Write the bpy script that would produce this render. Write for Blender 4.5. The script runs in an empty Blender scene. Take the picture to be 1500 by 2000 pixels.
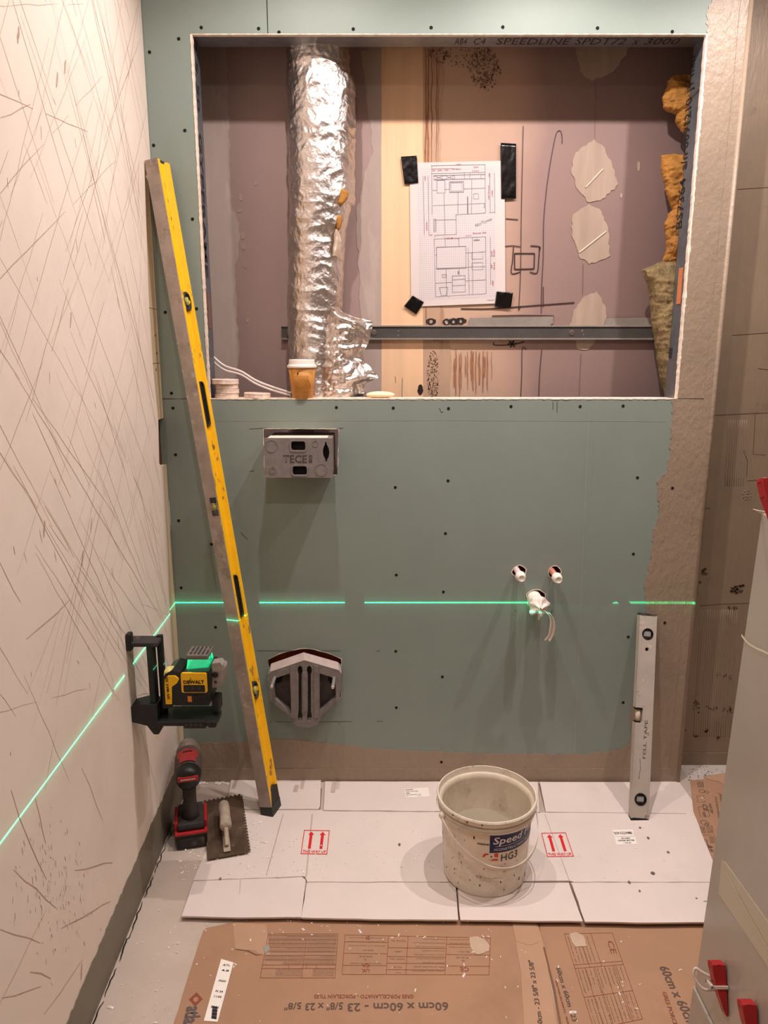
import bpy, bmesh, math, random
from mathutils import Vector, Matrix, noise
from mathutils.geometry import tessellate_polygon
random.seed(7)
C = bpy.context.scene.collection
PI = math.pi
V = Vector

# ------------------------------------------------------------------ camera
FPX, TILT, CH, CD = 1456.0, math.radians(12.4), 1.32, 2.09
cam = bpy.data.cameras.new('camera'); camo = bpy.data.objects.new('camera', cam); C.objects.link(camo)
cam.sensor_fit = 'VERTICAL'; cam.sensor_height = 24.0; cam.lens = 24.0 * FPX / 2000.0
cam.clip_start = 0.02
camo.location = (0, -CD, CH); camo.rotation_euler = (PI/2 - TILT, 0, 0)
bpy.context.scene.camera = camo
vs = bpy.context.scene.view_settings
vs.view_transform = 'Standard'; vs.look = 'None'; vs.exposure = 0.16; vs.gamma = 1.0; vs.use_curve_mapping = False
# ------------------------------------------------------------------ world
w = bpy.data.worlds.new('world'); bpy.context.scene.world = w; w.use_nodes = True
w.node_tree.nodes['Background'].inputs[0].default_value = (1, .85, .72, 1)
w.node_tree.nodes['Background'].inputs[1].default_value = 0.0
# ------------------------------------------------------------------ room lamps (ceiling downlights and added fill)
CEIL = 2.36
WARM = (1.0, .89, .87)
def downlight(x, y, e, r=.018):
    """recessed downlight: a bright beam straight down with a weaker spill to the sides"""
    l = bpy.data.lights.new('downlight', 'POINT'); l.energy = e; l.color = WARM; l.shadow_soft_size = r*.7
    l.use_nodes = True; nt = l.node_tree; nt.nodes.clear(); N = nt.nodes; K = nt.links
    g = N.new('ShaderNodeNewGeometry'); s = N.new('ShaderNodeSeparateXYZ'); c = N.new('ShaderNodeValToRGB')
    m = N.new('ShaderNodeEmission'); o = N.new('ShaderNodeOutputLight')
    K.new(g.outputs['Incoming'], s.inputs[0])
    f = N.new('ShaderNodeMath'); f.operation = 'MULTIPLY'; f.inputs[1].default_value = BEAM_SIGN
    K.new(s.outputs['Z'], f.inputs[0]); K.new(f.outputs[0], c.inputs[0]); K.new(c.outputs['Color'], m.inputs['Strength']); K.new(m.outputs[0], o.inputs[0])
    q = c.color_ramp.elements; q[0].position = 0; q[0].color = (0, 0, 0, 1); q[1].position = 1; q[1].color = (1, 1, 1, 1)
    for p, v in BEAM:
        k = q.new(p); k.color = (v, v, v, 1)
    ob = bpy.data.objects.new('downlight', l); C.objects.link(ob); ob.location = (x, y, CEIL - .03)
    return ob
BEAM_SIGN = -1.0
BEAM = ((.10, .03), (.30, .16), (.42, .30), (.57, .41), (.77, .5), (.906, .8), (.966, 1.0))
downlight(-.17, -.42, 37)
downlight(.42, -.42, 58)
downlight(1.0, -.42, 54)
downlight(-.15, -1.40, 34, .03)  # unseen fill lamp added overhead for ambient brightness
downlight(.40, -1.40, 12, .03)  # second unseen lamp, added for the same ambient fill
# the green line laser: a real lamp that sends its light out in one thin level fan
LASER = V((-.439, -.415, .587))
ll = bpy.data.lights.new('laser_beam', 'POINT'); ll.energy = 1.0; ll.shadow_soft_size = 0.0
ll.color = (.03, 1, .50)
ll.use_nodes = True
nt = ll.node_tree; nt.nodes.clear()
g = nt.nodes.new('ShaderNodeNewGeometry'); sx = nt.nodes.new('ShaderNodeSeparateXYZ')
ab = nt.nodes.new('ShaderNodeMath'); ab.operation = 'ABSOLUTE'
cr = nt.nodes.new('ShaderNodeValToRGB')
mul = nt.nodes.new('ShaderNodeMath'); mul.operation = 'MULTIPLY'; mul.inputs[1].default_value = 10.0
fo_ = nt.nodes.new('ShaderNodeLightFalloff'); fo_.inputs['Strength'].default_value = 320.0
em = nt.nodes.new('ShaderNodeEmission'); out = nt.nodes.new('ShaderNodeOutputLight')
st = nt.nodes.new('ShaderNodeMath'); st.operation = 'MULTIPLY'; nt.links.new(fo_.outputs['Linear'], st.inputs[1])
nt.links.new(g.outputs['Incoming'], sx.inputs[0]); nt.links.new(sx.outputs['Z'], ab.inputs[0])
nt.links.new(ab.outputs[0], mul.inputs[0]); nt.links.new(mul.outputs[0], cr.inputs[0])
e = cr.color_ramp.elements
e[0].position = 0.0; e[0].color = (1, 1, 1, 1)
e[1].position = 1.0; e[1].color = (0, 0, 0, 1)
for p, v in ((.022, 1.0), (.033, .05), (.10, .022), (.35, .006), (.8, 0)):
    n = e.new(p); n.color = (v, v, v, 1)
nt.links.new(cr.outputs['Color'], st.inputs[0]); nt.links.new(st.outputs[0], em.inputs['Strength'])
em.inputs['Color'].default_value = (1, 1, 1, 1)
nt.links.new(em.outputs[0], out.inputs[0])
llo = bpy.data.objects.new('laser_beam', ll); C.objects.link(llo); llo.location = LASER

# ------------------------------------------------------------------ picture point -> place in the room
CT, ST = math.cos(TILT), math.sin(TILT)
CAM = V((0, -CD, CH))
def ray(px, py):
    u = (px - 750) / FPX; v = (1000 - py) / FPX
    return V((u, CT + v*ST, -ST + v*CT))
def F(px, py, y=0.0):
    d = ray(px, py); return CAM + d * ((y + CD) / d.y)
def G(px, py, z=0.0):
    d = ray(px, py); return CAM + d * ((z - CH) / d.z)
LX, LS = -.6065, -.0228          # left wall: x = LX + LS*y
LN = V((1, -LS, 0)).normalized()
def L(px, py, off=0.0):
    d = ray(px, py); t = (LX + off + LS*(-CD)) / (d.x - LS*d.y); return CAM + d*t
def lx(y): return LX + LS*y

# ------------------------------------------------------------------ materials
def lin(c):
    return tuple((x/255/12.92 if x/255 <= .04045 else ((x/255+.055)/1.055)**2.4) for x in c)
MATS = {}
def M(name, col, rough=.6, metal=0.0, var=.12, scale=12.0, bump=0.0, bscale=120.0, layers=(), spec=.4, stretch=(1,1,1), coat=0.0, bdist=.002, bstretch=(1,1,1), emit=None):
    if name in MATS: return MATS[name]
    m = bpy.data.materials.new(name); m.use_nodes = True; MATS[name] = m
    nt = m.node_tree; N = nt.nodes; K = nt.links
    b = N['Principled BSDF']
    b.inputs['Roughness'].default_value = rough; b.inputs['Metallic'].default_value = metal
    b.inputs['Specular IOR Level'].default_value = spec; b.inputs['Coat Weight'].default_value = coat
    tc = N.new('ShaderNodeTexCoord')
    c = lin(col)
    def nz(sc, det=4, st=(1,1,1), rgh=.6):
        mp = N.new('ShaderNodeMapping'); mp.inputs['Scale'].default_value = st
        K.new(tc.outputs['Object'], mp.inputs[0])
        t = N.new('ShaderNodeTexNoise'); t.inputs['Scale'].default_value = sc; t.inputs['Detail'].default_value = det
        t.inputs['Roughness'].default_value = rgh
        K.new(mp.outputs[0], t.inputs['Vector']); return t
    t = nz(scale, 5, stretch)
    mx = N.new('ShaderNodeMix'); mx.data_type = 'RGBA'
    mx.inputs[6].default_value = (*[max(0, x*(1-var)) for x in c], 1)
    mx.inputs[7].default_value = (*[min(1, x*(1+var)) for x in c], 1)
    rp = N.new('ShaderNodeMapRange'); rp.inputs['From Min'].default_value = .3; rp.inputs['From Max'].default_value = .7
    K.new(t.outputs['Fac'], rp.inputs['Value']); K.new(rp.outputs[0], mx.inputs[0])
    last = mx.outputs[2]
    for (lc, ls, lo, hi, amt, lst) in layers:
        tt = nz(ls, 6, lst, .65)
        r2 = N.new('ShaderNodeMapRange'); r2.inputs['From Min'].default_value = lo; r2.inputs['From Max'].default_value = hi
        r2.inputs['To Max'].default_value = amt
        K.new(tt.outputs['Fac'], r2.inputs['Value'])
        m2 = N.new('ShaderNodeMix'); m2.data_type = 'RGBA'
        K.new(r2.outputs[0], m2.inputs[0]); K.new(last, m2.inputs[6]); m2.inputs[7].default_value = (*lin(lc), 1)
        last = m2.outputs[2]
    K.new(last, b.inputs['Base Color'])
    if bump:
        tb = nz(bscale, 4, bstretch)
        bp = N.new('ShaderNodeBump'); bp.inputs['Strength'].default_value = bump; bp.inputs['Distance'].default_value = bdist
        K.new(tb.outputs['Fac'], bp.inputs['Height']); K.new(bp.outputs[0], b.inputs['Normal'])
    if emit:
        b.inputs['Emission Color'].default_value = (*lin(emit[0]), 1); b.inputs['Emission Strength'].default_value = emit[1]
    return m
O1 = (1,1,1)
m_green = M('green moisture board', (131,143,134), .55, var=.05, scale=3, bump=.06, bscale=300, layers=[((165,175,165), 7, .62, .72, .18, (1,1,1)), ((105,113,105), 40, .68, .74, .2, (1,1,3))])
m_core = M('gypsum core', (232,214,196), .9, var=.15, scale=60, bump=.5, bscale=200)
m_coat = M('taupe waterproof coat', (151,133,114), .42, var=.08, scale=5, bump=.65, bscale=70, bdist=.004, bstretch=(1,1,.6), layers=[((128,112,94), 6, .55, .7, .35, O1)])
m_coat2 = M('dark taupe waterproof coat', (140,122,102), .45, var=.1, scale=5, bump=.35, bscale=60, bdist=.004, bstretch=(2.2,1,.35), layers=[((100,84,68), 9, .62, .7, .4, O1), ((52,42,34), 26, .70, .74, .7, O1)])
m_band = M('grey waterproof band', (118,110,94), .5, var=.1, scale=8, bump=.25, bscale=70, bstretch=(1,.3,1), layers=[((80,72,60), 18, .66, .72, .6, O1)])
m_left = M('cream wall coat', (228,214,200), .55, var=.035, scale=3, bump=.08, bscale=60, layers=[((188,160,134), 30, .70, .76, .5, (1,3,.6)), ((205,188,172), 2.5, .52, .75, .4, O1)])
m_scr = M('scratch', (178,152,134), .8, var=.2, scale=40)
m_scrl = M('pale scratch', (240,230,220), .8)
m_strip = M('cream board strip', (222,205,174), .7, var=.06, scale=10)
m_timb = M('brown timber', (110,66,40), .8, var=.35, scale=14, stretch=(1,1,.2), layers=[((176,120,80), 30, .58, .66, .6, O1)])
m_floor = M('dusty screed floor', (190,174,160), .75, var=.08, scale=5, bump=.1, bscale=90, layers=[((160,140,130), 3.2, .52, .66, .5, O1), ((228,218,208), 60, .66, .72, .6, O1)])
m_ceil = M('ceiling', (225,210,195), .9)
m_rear = M('rear wall', (170,150,132), .9)
m_steel = M('galvanised steel', (150,154,158), .38, .85, var=.14, scale=25, layers=[((196,180,166), 14, .6, .75, .4, O1)], bump=.05)
m_steel2 = M('grey stud steel', (118,124,130), .45, .6, var=.18, scale=30, bump=.1, layers=[((160,160,160), 60, .62, .7, .5, O1)])
m_ink = M('black ink', (34,30,34), .6, var=0)
m_inkg = M('grey ink', (92,84,80), .7, var=.1)
m_inks = M('soft ink', (116,88,68), .7, var=.1)
m_black = M('black hole', (14,12,11), .9, var=0)
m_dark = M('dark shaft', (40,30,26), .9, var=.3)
m_pvc = M('white plastic', (235,226,212), .4, var=.04)
m_foil = M('aluminium foil', (214,206,200), .34, 1.0, var=.06, scale=40, bump=.5, bscale=160, bdist=.003)
m_amber = M('amber glass wool', (172,120,56), .95, var=.22, scale=30, bump=.6, bscale=90, stretch=(1,1,.4), layers=[((160,98,40), 12, .58, .72, .5, O1)])
m_rock = M('mineral wool', (148,128,90), 1.0, var=.3, scale=40, bump=1.0, bscale=130, bdist=.006, layers=[((86,72,46), 26, .56, .68, .7, (1,1,.5)), ((190,172,130), 60, .62, .7, .5, O1)])
m_eps = M('grey foam plastic', (124,116,112), .75, var=.14, scale=60, bump=.35, bscale=400, layers=[((170,158,150), 16, .62, .75, .25, O1)])
m_epsd = M('dark foam plastic', (72,64,62), .8, var=.14, scale=50, bump=.3, bscale=400)
m_yel = M('yellow lacquer', (246,186,20), .38, var=.06, scale=20, layers=[((132,110,80), 30, .62, .65, .8, (1,1,.4)), ((76,64,52), 60, .63, .66, .8, (1,1,.35))])
m_mill = M('milled aluminium dirty', (158,142,128), .65, .05, var=.2, scale=18, bump=.15, layers=[((196,184,172), 34, .60, .66, .6, O1), ((104,88,76), 16, .55, .66, .55, O1)])
m_silv = M('silver aluminium', (186,176,164), .5, .1, var=.1, scale=14, layers=[((216,196,174), 26, .59, .63, .7, O1), ((116,102,90), 40, .61, .65, .65, O1)])
m_blk = M('black plastic', (26,26,25), .45, var=.25, scale=30, bump=.1, layers=[((90,84,78), 40, .66, .74, .35, O1)])
m_blkd = M('dusty black plastic', (50,46,44), .75, var=.25, scale=40, layers=[((150,132,118), 22, .55, .72, .5, O1)])
m_grip = M('dusty grey rubber', (112,98,88), .85, var=.2, scale=50, bump=.3, layers=[((170,150,134), 30, .55, .7, .6, O1)])
m_red = M('red plastic', (150,44,42), .5, var=.15, scale=25, layers=[((180,130,112), 26, .62, .74, .4, O1)])
m_redc = M('bright red plastic', (168,34,36), .4, var=.12, scale=25, layers=[((225,110,100), 40, .66, .74, .5, O1)])
m_trow = M('muddy steel trowel', (104,84,68), .5, .35, var=.35, scale=16, bump=.15, layers=[((64,50,40), 12, .5, .66, .7, (1,.5,1)), ((176,160,144), 30, .66, .74, .5, O1)])
m_trowh = M('plaster caked handle', (172,156,138), .9, var=.2, scale=30, bump=.8, bscale=60, bdist=.004)
m_buck = M('dirty white bucket plastic', (228,216,198), .42, var=.07, scale=10, layers=[((176,158,134), 9, .50, .70, .6, O1), ((110,96,80), 24, .61, .68, .65, (1,1,.5)), ((128,112,94), 60, .63, .68, .6, (1,1,.5))])
m_buckin = M('bucket inside', (206,192,170), .45, var=.1, scale=10, layers=[((166,148,124), 12, .50, .68, .65, O1), ((112,98,84), 34, .63, .69, .5, (1,1,.4))])
m_wcard = M('white cardboard', (220,207,198), .8, var=.035, scale=6, bump=.06, bscale=120, layers=[((198,182,170), 5, .60, .78, .4, O1), ((120,104,94), 70, .74, .77, .6, O1)])
m_kraft = M('brown cardboard', (166,128,100), .8, var=.06, scale=6, bump=.08, bscale=90, layers=[((146,110,82), 4, .55, .72, .4, O1), ((238,216,196), 90, .74, .77, .7, O1)])
m_kraft2 = M('light brown cardboard', (178,142,114), .8, var=.06, scale=6, bump=.08, bscale=90)
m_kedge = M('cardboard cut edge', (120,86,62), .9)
m_prred = M('red print', (214,30,34), .6, var=.1)
m_prbrn = M('red brown print', (136,70,50), .7, var=.1)
m_prgry = M('dark print', (92,74,62), .7, var=.1)
m_navy = M('navy label', (32,38,92), .45, var=.08)
m_lblw = M('white label', (240,232,222), .6, var=.03)
m_white = M('white print', (238,234,230), .5, var=0)
m_orange = M('red orange print', (220,66,40), .5, var=.05)
m_cup = M('orange paper cup', (194,134,60), .55, var=.05, scale=20)
m_lid = M('white cup lid', (238,228,218), .35, var=.02)
m_plug = M('plasterboard offcut', (222,200,184), .85, var=.12, scale=50, bump=.4, bscale=150)
m_soap = M('cream soap', (240,222,180), .4, var=.04)
m_cable = M('white cable', (226,216,210), .4, var=.05)
m_tape = M('black tape', (14,12,14), .22, var=.1, bump=.25, bscale=30, bdist=.004)
m_bag = M('white plastic film', (236,222,212), .35, var=.06, bump=.4, bscale=90)
m_copper = M('pink copper pipe', (212,140,118), .4, .35, var=.1)
m_pexg = M('grey pink pipe', (206,184,178), .45, var=.05)
m_tile = M('grey glazed tile', (168,158,146), .2, var=.06, scale=4, spec=.5, layers=[((150,136,126), 3, .5, .7, .4, O1)])
m_pale = M('pale band', (186,174,152), .35, var=.05)
m_clip = M('pale plastic clip', (206,192,178), .4, var=.04)
m_patch = M('pale plaster patch', (170,149,132), .8, var=.12, scale=12, bump=.3, bscale=60, stretch=(2.5,1,.4), layers=[((170,150,136), 8, .52, .7, .5, (3,1,.6))])
m_seam = M('filled plaster seam', (176,158,148), .75, var=.10, scale=8, stretch=(1,1,.25), layers=[((200,184,172), 9, .55, .7, .6, (2,1,.5))])
m_peach = M('bare pale timber', (236,196,156), .7, var=.07, scale=9, stretch=(3,1,.12), layers=[((214,164,116), 7, .56, .72, .6, (3,1,.2))])
m_beige = M('stained beige board', (190,158,132), .75, var=.1, scale=6, stretch=(1,1,.4), layers=[((156,112,80), 10, .57, .7, .6, (2.4,1,.35)), ((120,84,60), 16, .66, .73, .6, (2.4,1,.4))])
m_rust = M('rust stain', (158,108,76), .85, var=.3, scale=30)
m_mould = M('brown mould stain', (132,102,82), .9, var=.3, scale=60)
m_marker = M('dark brown marker', (58,36,36), .6, var=.1)
m_gauze = None
m_pap = None

def m_purple():
    m = M('mauve old wall', (164,139,132), .7, var=.06, scale=3)
    nt = m.node_tree; N = nt.nodes; K = nt.links
    b = N['Principled BSDF']; tc = N.new('ShaderNodeTexCoord'); s = N.new('ShaderNodeSeparateXYZ')
    K.new(tc.outputs['Object'], s.inputs[0])
    t = N.new('ShaderNodeTexNoise'); t.inputs['Scale'].default_value = 4; K.new(tc.outputs['Object'], t.inputs['Vector'])
    ad = N.new('ShaderNodeMath'); ad.operation = 'MULTIPLY_ADD'; ad.inputs[1].default_value = .12
    K.new(t.outputs['Fac'], ad.inputs[0]); K.new(s.outputs['X'], ad.inputs[2])
    r = N.new('ShaderNodeValToRGB'); K.new(ad.outputs[0], r.inputs[0])
    for i, (p, c) in enumerate([(.28, (202,170,144)), (.42, (190,157,137)), (.52, (152,125,117)), (.9, (128,105,100))]):  # beige stain running to mauve, darkened on the right to offset the downlight
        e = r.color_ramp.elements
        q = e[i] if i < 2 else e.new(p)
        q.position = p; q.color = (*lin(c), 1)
    # the old board only turns beige right of the timber strip
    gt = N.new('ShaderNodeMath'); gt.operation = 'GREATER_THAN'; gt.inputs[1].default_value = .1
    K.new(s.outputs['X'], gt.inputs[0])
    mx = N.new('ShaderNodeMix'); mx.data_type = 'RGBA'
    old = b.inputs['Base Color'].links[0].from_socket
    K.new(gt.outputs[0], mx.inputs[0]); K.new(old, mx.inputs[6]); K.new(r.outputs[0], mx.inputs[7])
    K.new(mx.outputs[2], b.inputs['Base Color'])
    return m
m_mauve = m_purple()
def m_grid():
    m = M('squared paper', (216,206,204), .75, var=.02)
    nt = m.node_tree; N = nt.nodes; K = nt.links; b = N['Principled BSDF']
    tc = N.new('ShaderNodeTexCoord'); s = N.new('ShaderNodeSeparateXYZ'); K.new(tc.outputs['Object'], s.inputs[0])
    outs = []
    for ax in ('X', 'Z'):
        a = N.new('ShaderNodeMath'); a.operation = 'MULTIPLY'; a.inputs[1].default_value = 1/.0062
        f = N.new('ShaderNodeMath'); f.operation = 'FRACT'
        l = N.new('ShaderNodeMath'); l.operation = 'LESS_THAN'; l.inputs[1].default_value = .13
        K.new(s.outputs[ax], a.inputs[0]); K.new(a.outputs[0], f.inputs[0]); K.new(f.outputs[0], l.inputs[0]); outs.append(l)
    mxm = N.new('ShaderNodeMath'); mxm.operation = 'MAXIMUM'
    K.new(outs[0].outputs[0], mxm.inputs[0]); K.new(outs[1].outputs[0], mxm.inputs[1])
    ml = N.new('ShaderNodeMath'); ml.operation = 'MULTIPLY'; ml.inputs[1].default_value = .7
    K.new(mxm.outputs[0], ml.inputs[0])
    old = b.inputs['Base Color'].links[0].from_socket
    mx = N.new('ShaderNodeMix'); mx.data_type = 'RGBA'; mx.inputs[7].default_value = (*lin((168,168,182)), 1)
    K.new(ml.outputs[0], mx.inputs[0]); K.new(old, mx.inputs[6]); K.new(mx.outputs[2], b.inputs['Base Color'])
    return m
m_gridp = m_grid()
m_papw = M('white paper', (218,206,202), .75, var=.02)
def m_mesh(name, c1, c2, freq):
    m = M(name, c1, .55, 0, var=.15, scale=20)
    nt = m.node_tree; N = nt.nodes; K = nt.links; b = N['Principled BSDF']
    tc = N.new('ShaderNodeTexCoord'); s = N.new('ShaderNodeSeparateXYZ'); K.new(tc.outputs['Object'], s.inputs[0])
    outs = []
    for sg in (1, -1):
        a = N.new('ShaderNodeMath'); a.operation = 'MULTIPLY_ADD'; a.inputs[1].default_value = sg * 1.5
        K.new(s.outputs['Z'], a.inputs[0]); K.new(s.outputs['X'], a.inputs[2])
        f = N.new('ShaderNodeMath'); f.operation = 'MULTIPLY'; f.inputs[1].default_value = freq
        h = N.new('ShaderNodeMath'); h.operation = 'FRACT'
        l = N.new('ShaderNodeMath'); l.operation = 'LESS_THAN'; l.inputs[1].default_value = .32
        K.new(a.outputs[0], f.inputs[0]); K.new(f.outputs[0], h.inputs[0]); K.new(h.outputs[0], l.inputs[0]); outs.append(l)
    mm = N.new('ShaderNodeMath'); mm.operation = 'MAXIMUM'
    K.new(outs[0].outputs[0], mm.inputs[0]); K.new(outs[1].outputs[0], mm.inputs[1])
    old = b.inputs['Base Color'].links[0].from_socket
    mx = N.new('ShaderNodeMix'); mx.data_type = 'RGBA'; mx.inputs[6].default_value = (*lin(c2), 1)
    K.new(mm.outputs[0], mx.inputs[0]); K.new(old, mx.inputs[7]); K.new(mx.outputs[2], b.inputs['Base Color'])
    return m
m_rail = m_mesh('perforated dark steel', (98,94,90), (30,27,26), 150)
m_bead = m_mesh('perforated pale steel', (176,168,158), (84,76,70), 170)
def m_window():
    m = bpy.data.materials.new('green laser window'); m.use_nodes = True
    nt = m.node_tree; N = nt.nodes; K = nt.links; N.clear()
    o = N.new('ShaderNodeOutputMaterial'); tr = N.new('ShaderNodeBsdfTransparent'); gl = N.new('ShaderNodeBsdfGlossy')
    tr.inputs[0].default_value = (.75, 1, .85, 1); gl.inputs['Roughness'].default_value = .08
    em = N.new('ShaderNodeEmission'); em.inputs[0].default_value = (.0, .62, .25, 1); em.inputs[1].default_value = .75
    t = N.new('ShaderNodeTexNoise'); t.inputs['Scale'].default_value = 60
    rp = N.new('ShaderNodeMapRange'); rp.inputs['From Min'].default_value = .35; rp.inputs['From Max'].default_value = .65; rp.inputs['To Min'].default_value = .25; rp.inputs['To Max'].default_value = 1.1
    K.new(t.outputs['Fac'], rp.inputs['Value']); K.new(rp.outputs[0], em.inputs[1])
    mx = N.new('ShaderNodeMixShader'); mx.inputs[0].default_value = .12
    K.new(tr.outputs[0], mx.inputs[1]); K.new(gl.outputs[0], mx.inputs[2])
    ad = N.new('ShaderNodeAddShader'); K.new(mx.outputs[0], ad.inputs[0]); K.new(em.outputs[0], ad.inputs[1])
    K.new(ad.outputs[0], o.inputs[0]); return m
m_win = m_window()
def m_waterf():
    m = bpy.data.materials.new('cloudy water'); m.use_nodes = True
    b = m.node_tree.nodes['Principled BSDF']
    b.inputs['Base Color'].default_value = (*lin((206,196,172)), 1); b.inputs['Roughness'].default_value = .03
    b.inputs['Transmission Weight'].default_value = .55; b.inputs['IOR'].default_value = 1.33
    return m
m_water = m_waterf()
def m_glassf():
    m = bpy.data.materials.new('vial glass'); m.use_nodes = True
    b = m.node_tree.nodes['Principled BSDF']
    b.inputs['Base Color'].default_value = (*lin((196,204,120)), 1); b.inputs['Roughness'].default_value = .08
    b.inputs['Transmission Weight'].default_value = .3
    return m
m_vial = m_glassf()

# ------------------------------------------------------------------ object helpers
ORIG = {}
def thing(name, label, cat, loc=(0,0,0), group=None):
    o = bpy.data.objects.new(name, None); C.objects.link(o); o.location = loc; o.empty_display_size = .05
    o['label'] = label; o['category'] = cat
    if group: o['group'] = group
    ORIG[o] = V(loc); return o
def struct(name):
    o = bpy.data.objects.new(name, None); C.objects.link(o); o['kind'] = 'structure'; ORIG[o] = V((0,0,0)); return o
def obj(name, bm, mat, parent=None, smooth=False, kind=None, label=None):
    """link a bmesh (or mesh) built in room coordinates as one object"""
    if isinstance(bm, bmesh.types.BMesh):
        bmesh.ops.recalc_face_normals(bm, faces=bm.faces[:])
        me = bpy.data.meshes.new(name); bm.to_mesh(me); bm.free()
    else: me = bm
    mats = mat if isinstance(mat, (list, tuple)) else [mat]
    me.materials.clear()
    for m in mats: me.materials.append(m)
    if smooth:
        for p in me.polygons: p.use_smooth = True
    o = bpy.data.objects.new(name, me); C.objects.link(o)
    org = V((0,0,0))
    if parent is not None:
        o.parent = parent; org = ORIG[parent]
        me.transform(Matrix.Translation(-org))
    ORIG[o] = org
    if kind: o['kind'] = kind
    if label: o['label'] = label
    return o
def pieces(name, bm, mat, parent, smooth=False, label=None):
    """every loose piece of the mesh as a part of its own"""
    left = set(bm.verts); first = None
    while left:
        v0 = next(iter(left)); st_ = [v0]; isl = {v0}
        while st_:
            v = st_.pop()
            for e in v.link_edges:
                o_ = e.other_vert(v)
                if o_ not in isl: isl.add(o_); st_.append(o_)
        left -= isl; b2 = bmesh.new(); mp = {v: b2.verts.new(v.co) for v in isl}
        for f in {f for v in isl for f in v.link_faces}: b2.faces.new([mp[v] for v in f.verts])
        o = obj(name, b2, mat, parent, smooth, label=label); first = first or o
    bm.free(); return first
def solo(name, bm, mat, label, cat, group=None, smooth=False):
    """a thing that is one mesh, its origin at its base"""
    c = V((0,0,0)); n = len(bm.verts); lo = 1e9
    for v in bm.verts: c += v.co; lo = min(lo, v.co.z)
    c /= n; c.z = lo
    for v in bm.verts: v.co -= c
    o = obj(name, bm, mat, smooth=smooth); o.location = c
    o['label'] = label; o['category'] = cat
    if group: o['group'] = group
    return o
def B(): return bmesh.new()
def box(bm, lo, hi, mtx=None, bev=0, mi=0):
    r = bmesh.ops.create_cube(bm, size=1.0); vs_ = r['verts']
    lo, hi = V(lo), V(hi)
    for v in vs_:
        v.co = V([(lo[i] + hi[i])/2 + v.co[i]*(hi[i]-lo[i]) for i in range(3)])
    fs = list({f for v in vs_ for f in v.link_faces})
    if bev:
        es = list({e for v in vs_ for e in v.link_edges})
        rr = bmesh.ops.bevel(bm, geom=es, offset=bev, segments=2, affect='EDGES', profile=.6)
        vs_ = list({v for f in rr['faces'] for v in f.verts} | {v for v in vs_ if v.is_valid})
        allv = set(vs_)
        for v in list(allv):
            for f in v.link_faces: allv |= set(f.verts)
        vs_ = list(allv)
        fs = list({f for v in vs_ for f in v.link_faces})
    for f in fs: f.material_index = mi
    if mtx is not None:
        for v in vs_: v.co = mtx @ v.co
    return bm
def prism(bm, contours, to3, depth, mi=0):
    """flat polygon (first contour outer, others holes) in 2-D; to3 maps (a,b)->Vector; depth is the extrusion Vector"""
    pts = [[V((p[0], p[1], 0)) for p in c] for c in contours]
    flat = [p for c in pts for p in c]
    tris = tessellate_polygon(pts)
    f0 = [bm.verts.new(to3(p.x, p.y)) for p in flat]
    f1 = [bm.verts.new(to3(p.x, p.y) + depth) for p in flat]
    fs = []
    for t in tris:
        try:
            fs.append(bm.faces.new([f0[i] for i in t])); fs.append(bm.faces.new([f1[i] for i in reversed(t)]))
        except ValueError: pass
    k = 0
    for c in pts:
        n = len(c)
        for i in range(n):
            j = (i+1) % n
            fs.append(bm.faces.new([f0[k+i], f0[k+j], f1[k+j], f1[k+i]]))
        k += n
    for f in fs: f.material_index = mi
    return bm
def wallp(y=0.0):
    return lambda a, b: V((a, y, b))
def xz(pts, y=0.0):
    r = []
    for (a, b) in pts:
        p = F(a, b, y); r.append((p.x, p.z))
    return r
def floorp(z=0.0):
    return lambda a, b: V((a, b, z))
def xy(pts, z=0.0):
    r = []
    for (a, b) in pts:
        p = G(a, b, z); r.append((p.x, p.y))
    return r
def rag(pts, amp, step, seed=0, closed=True, keep=None):
    rr = random.Random(seed); res = []
    n = len(pts); rng = range(n if closed else n-1)
    for i in rng:
        a = V((*pts[i], 0)); b = V((*pts[(i+1) % n], 0)); d = b - a; ln = d.length
        res.append((a.x, a.y))
        if keep and i in keep: continue
        m = int(ln/step)
        nn = V((-d.y, d.x, 0)).normalized() if ln > 0 else V((0,0,0))
        for k in range(1, m):
            q = a + d*(k/m) + nn*rr.uniform(-amp, amp); res.append((q.x, q.y))
    if not closed: res.append(pts[-1])
    return res
def circ(cx, cy, r, n=24, ry=None):
    return [(cx + r*math.cos(2*PI*i/n), cy + (ry or r)*math.sin(2*PI*i/n)) for i in range(n)]
def rrect(x0, y0, x1, y1, r, n=4):
    p = []
    for cx, cy, a in ((x1-r, y1-r, 0), (x0+r, y1-r, PI/2), (x0+r, y0+r, PI), (x1-r, y0+r, 3*PI/2)):
        for i in range(n+1):
            t = a + PI/2*i/n; p.append((cx + r*math.cos(t), cy + r*math.sin(t)))
    return p
def frame(origin, zdir, xhint=V((1,0,0))):
    z = V(zdir).normalized(); x = V(xhint); x = (x - z*x.dot(z)).normalized(); y = z.cross(x)
    m = Matrix((x, y, z)).transposed().to_4x4(); m.translation = V(origin); return m
def lathe(bm, prof, mtx=Matrix(), n=32, mi=0, caps=True, sx=1.0):
    """prof: (r, h) along local z"""
    rings = []
    for r, h in prof:
        rings.append([bm.verts.new(mtx @ V((sx*r*math.cos(2*PI*i/n), r*math.sin(2*PI*i/n), h))) for i in range(n)])
    for a, b in zip(rings, rings[1:]):
        for i in range(n):
            f = bm.faces.new([a[i], a[(i+1) % n], b[(i+1) % n], b[i]]); f.material_index = mi
    if caps:
        for rg in (rings[0], rings[-1]):
            f = bm.faces.new(rg); f.material_index = mi
    return bm
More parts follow.
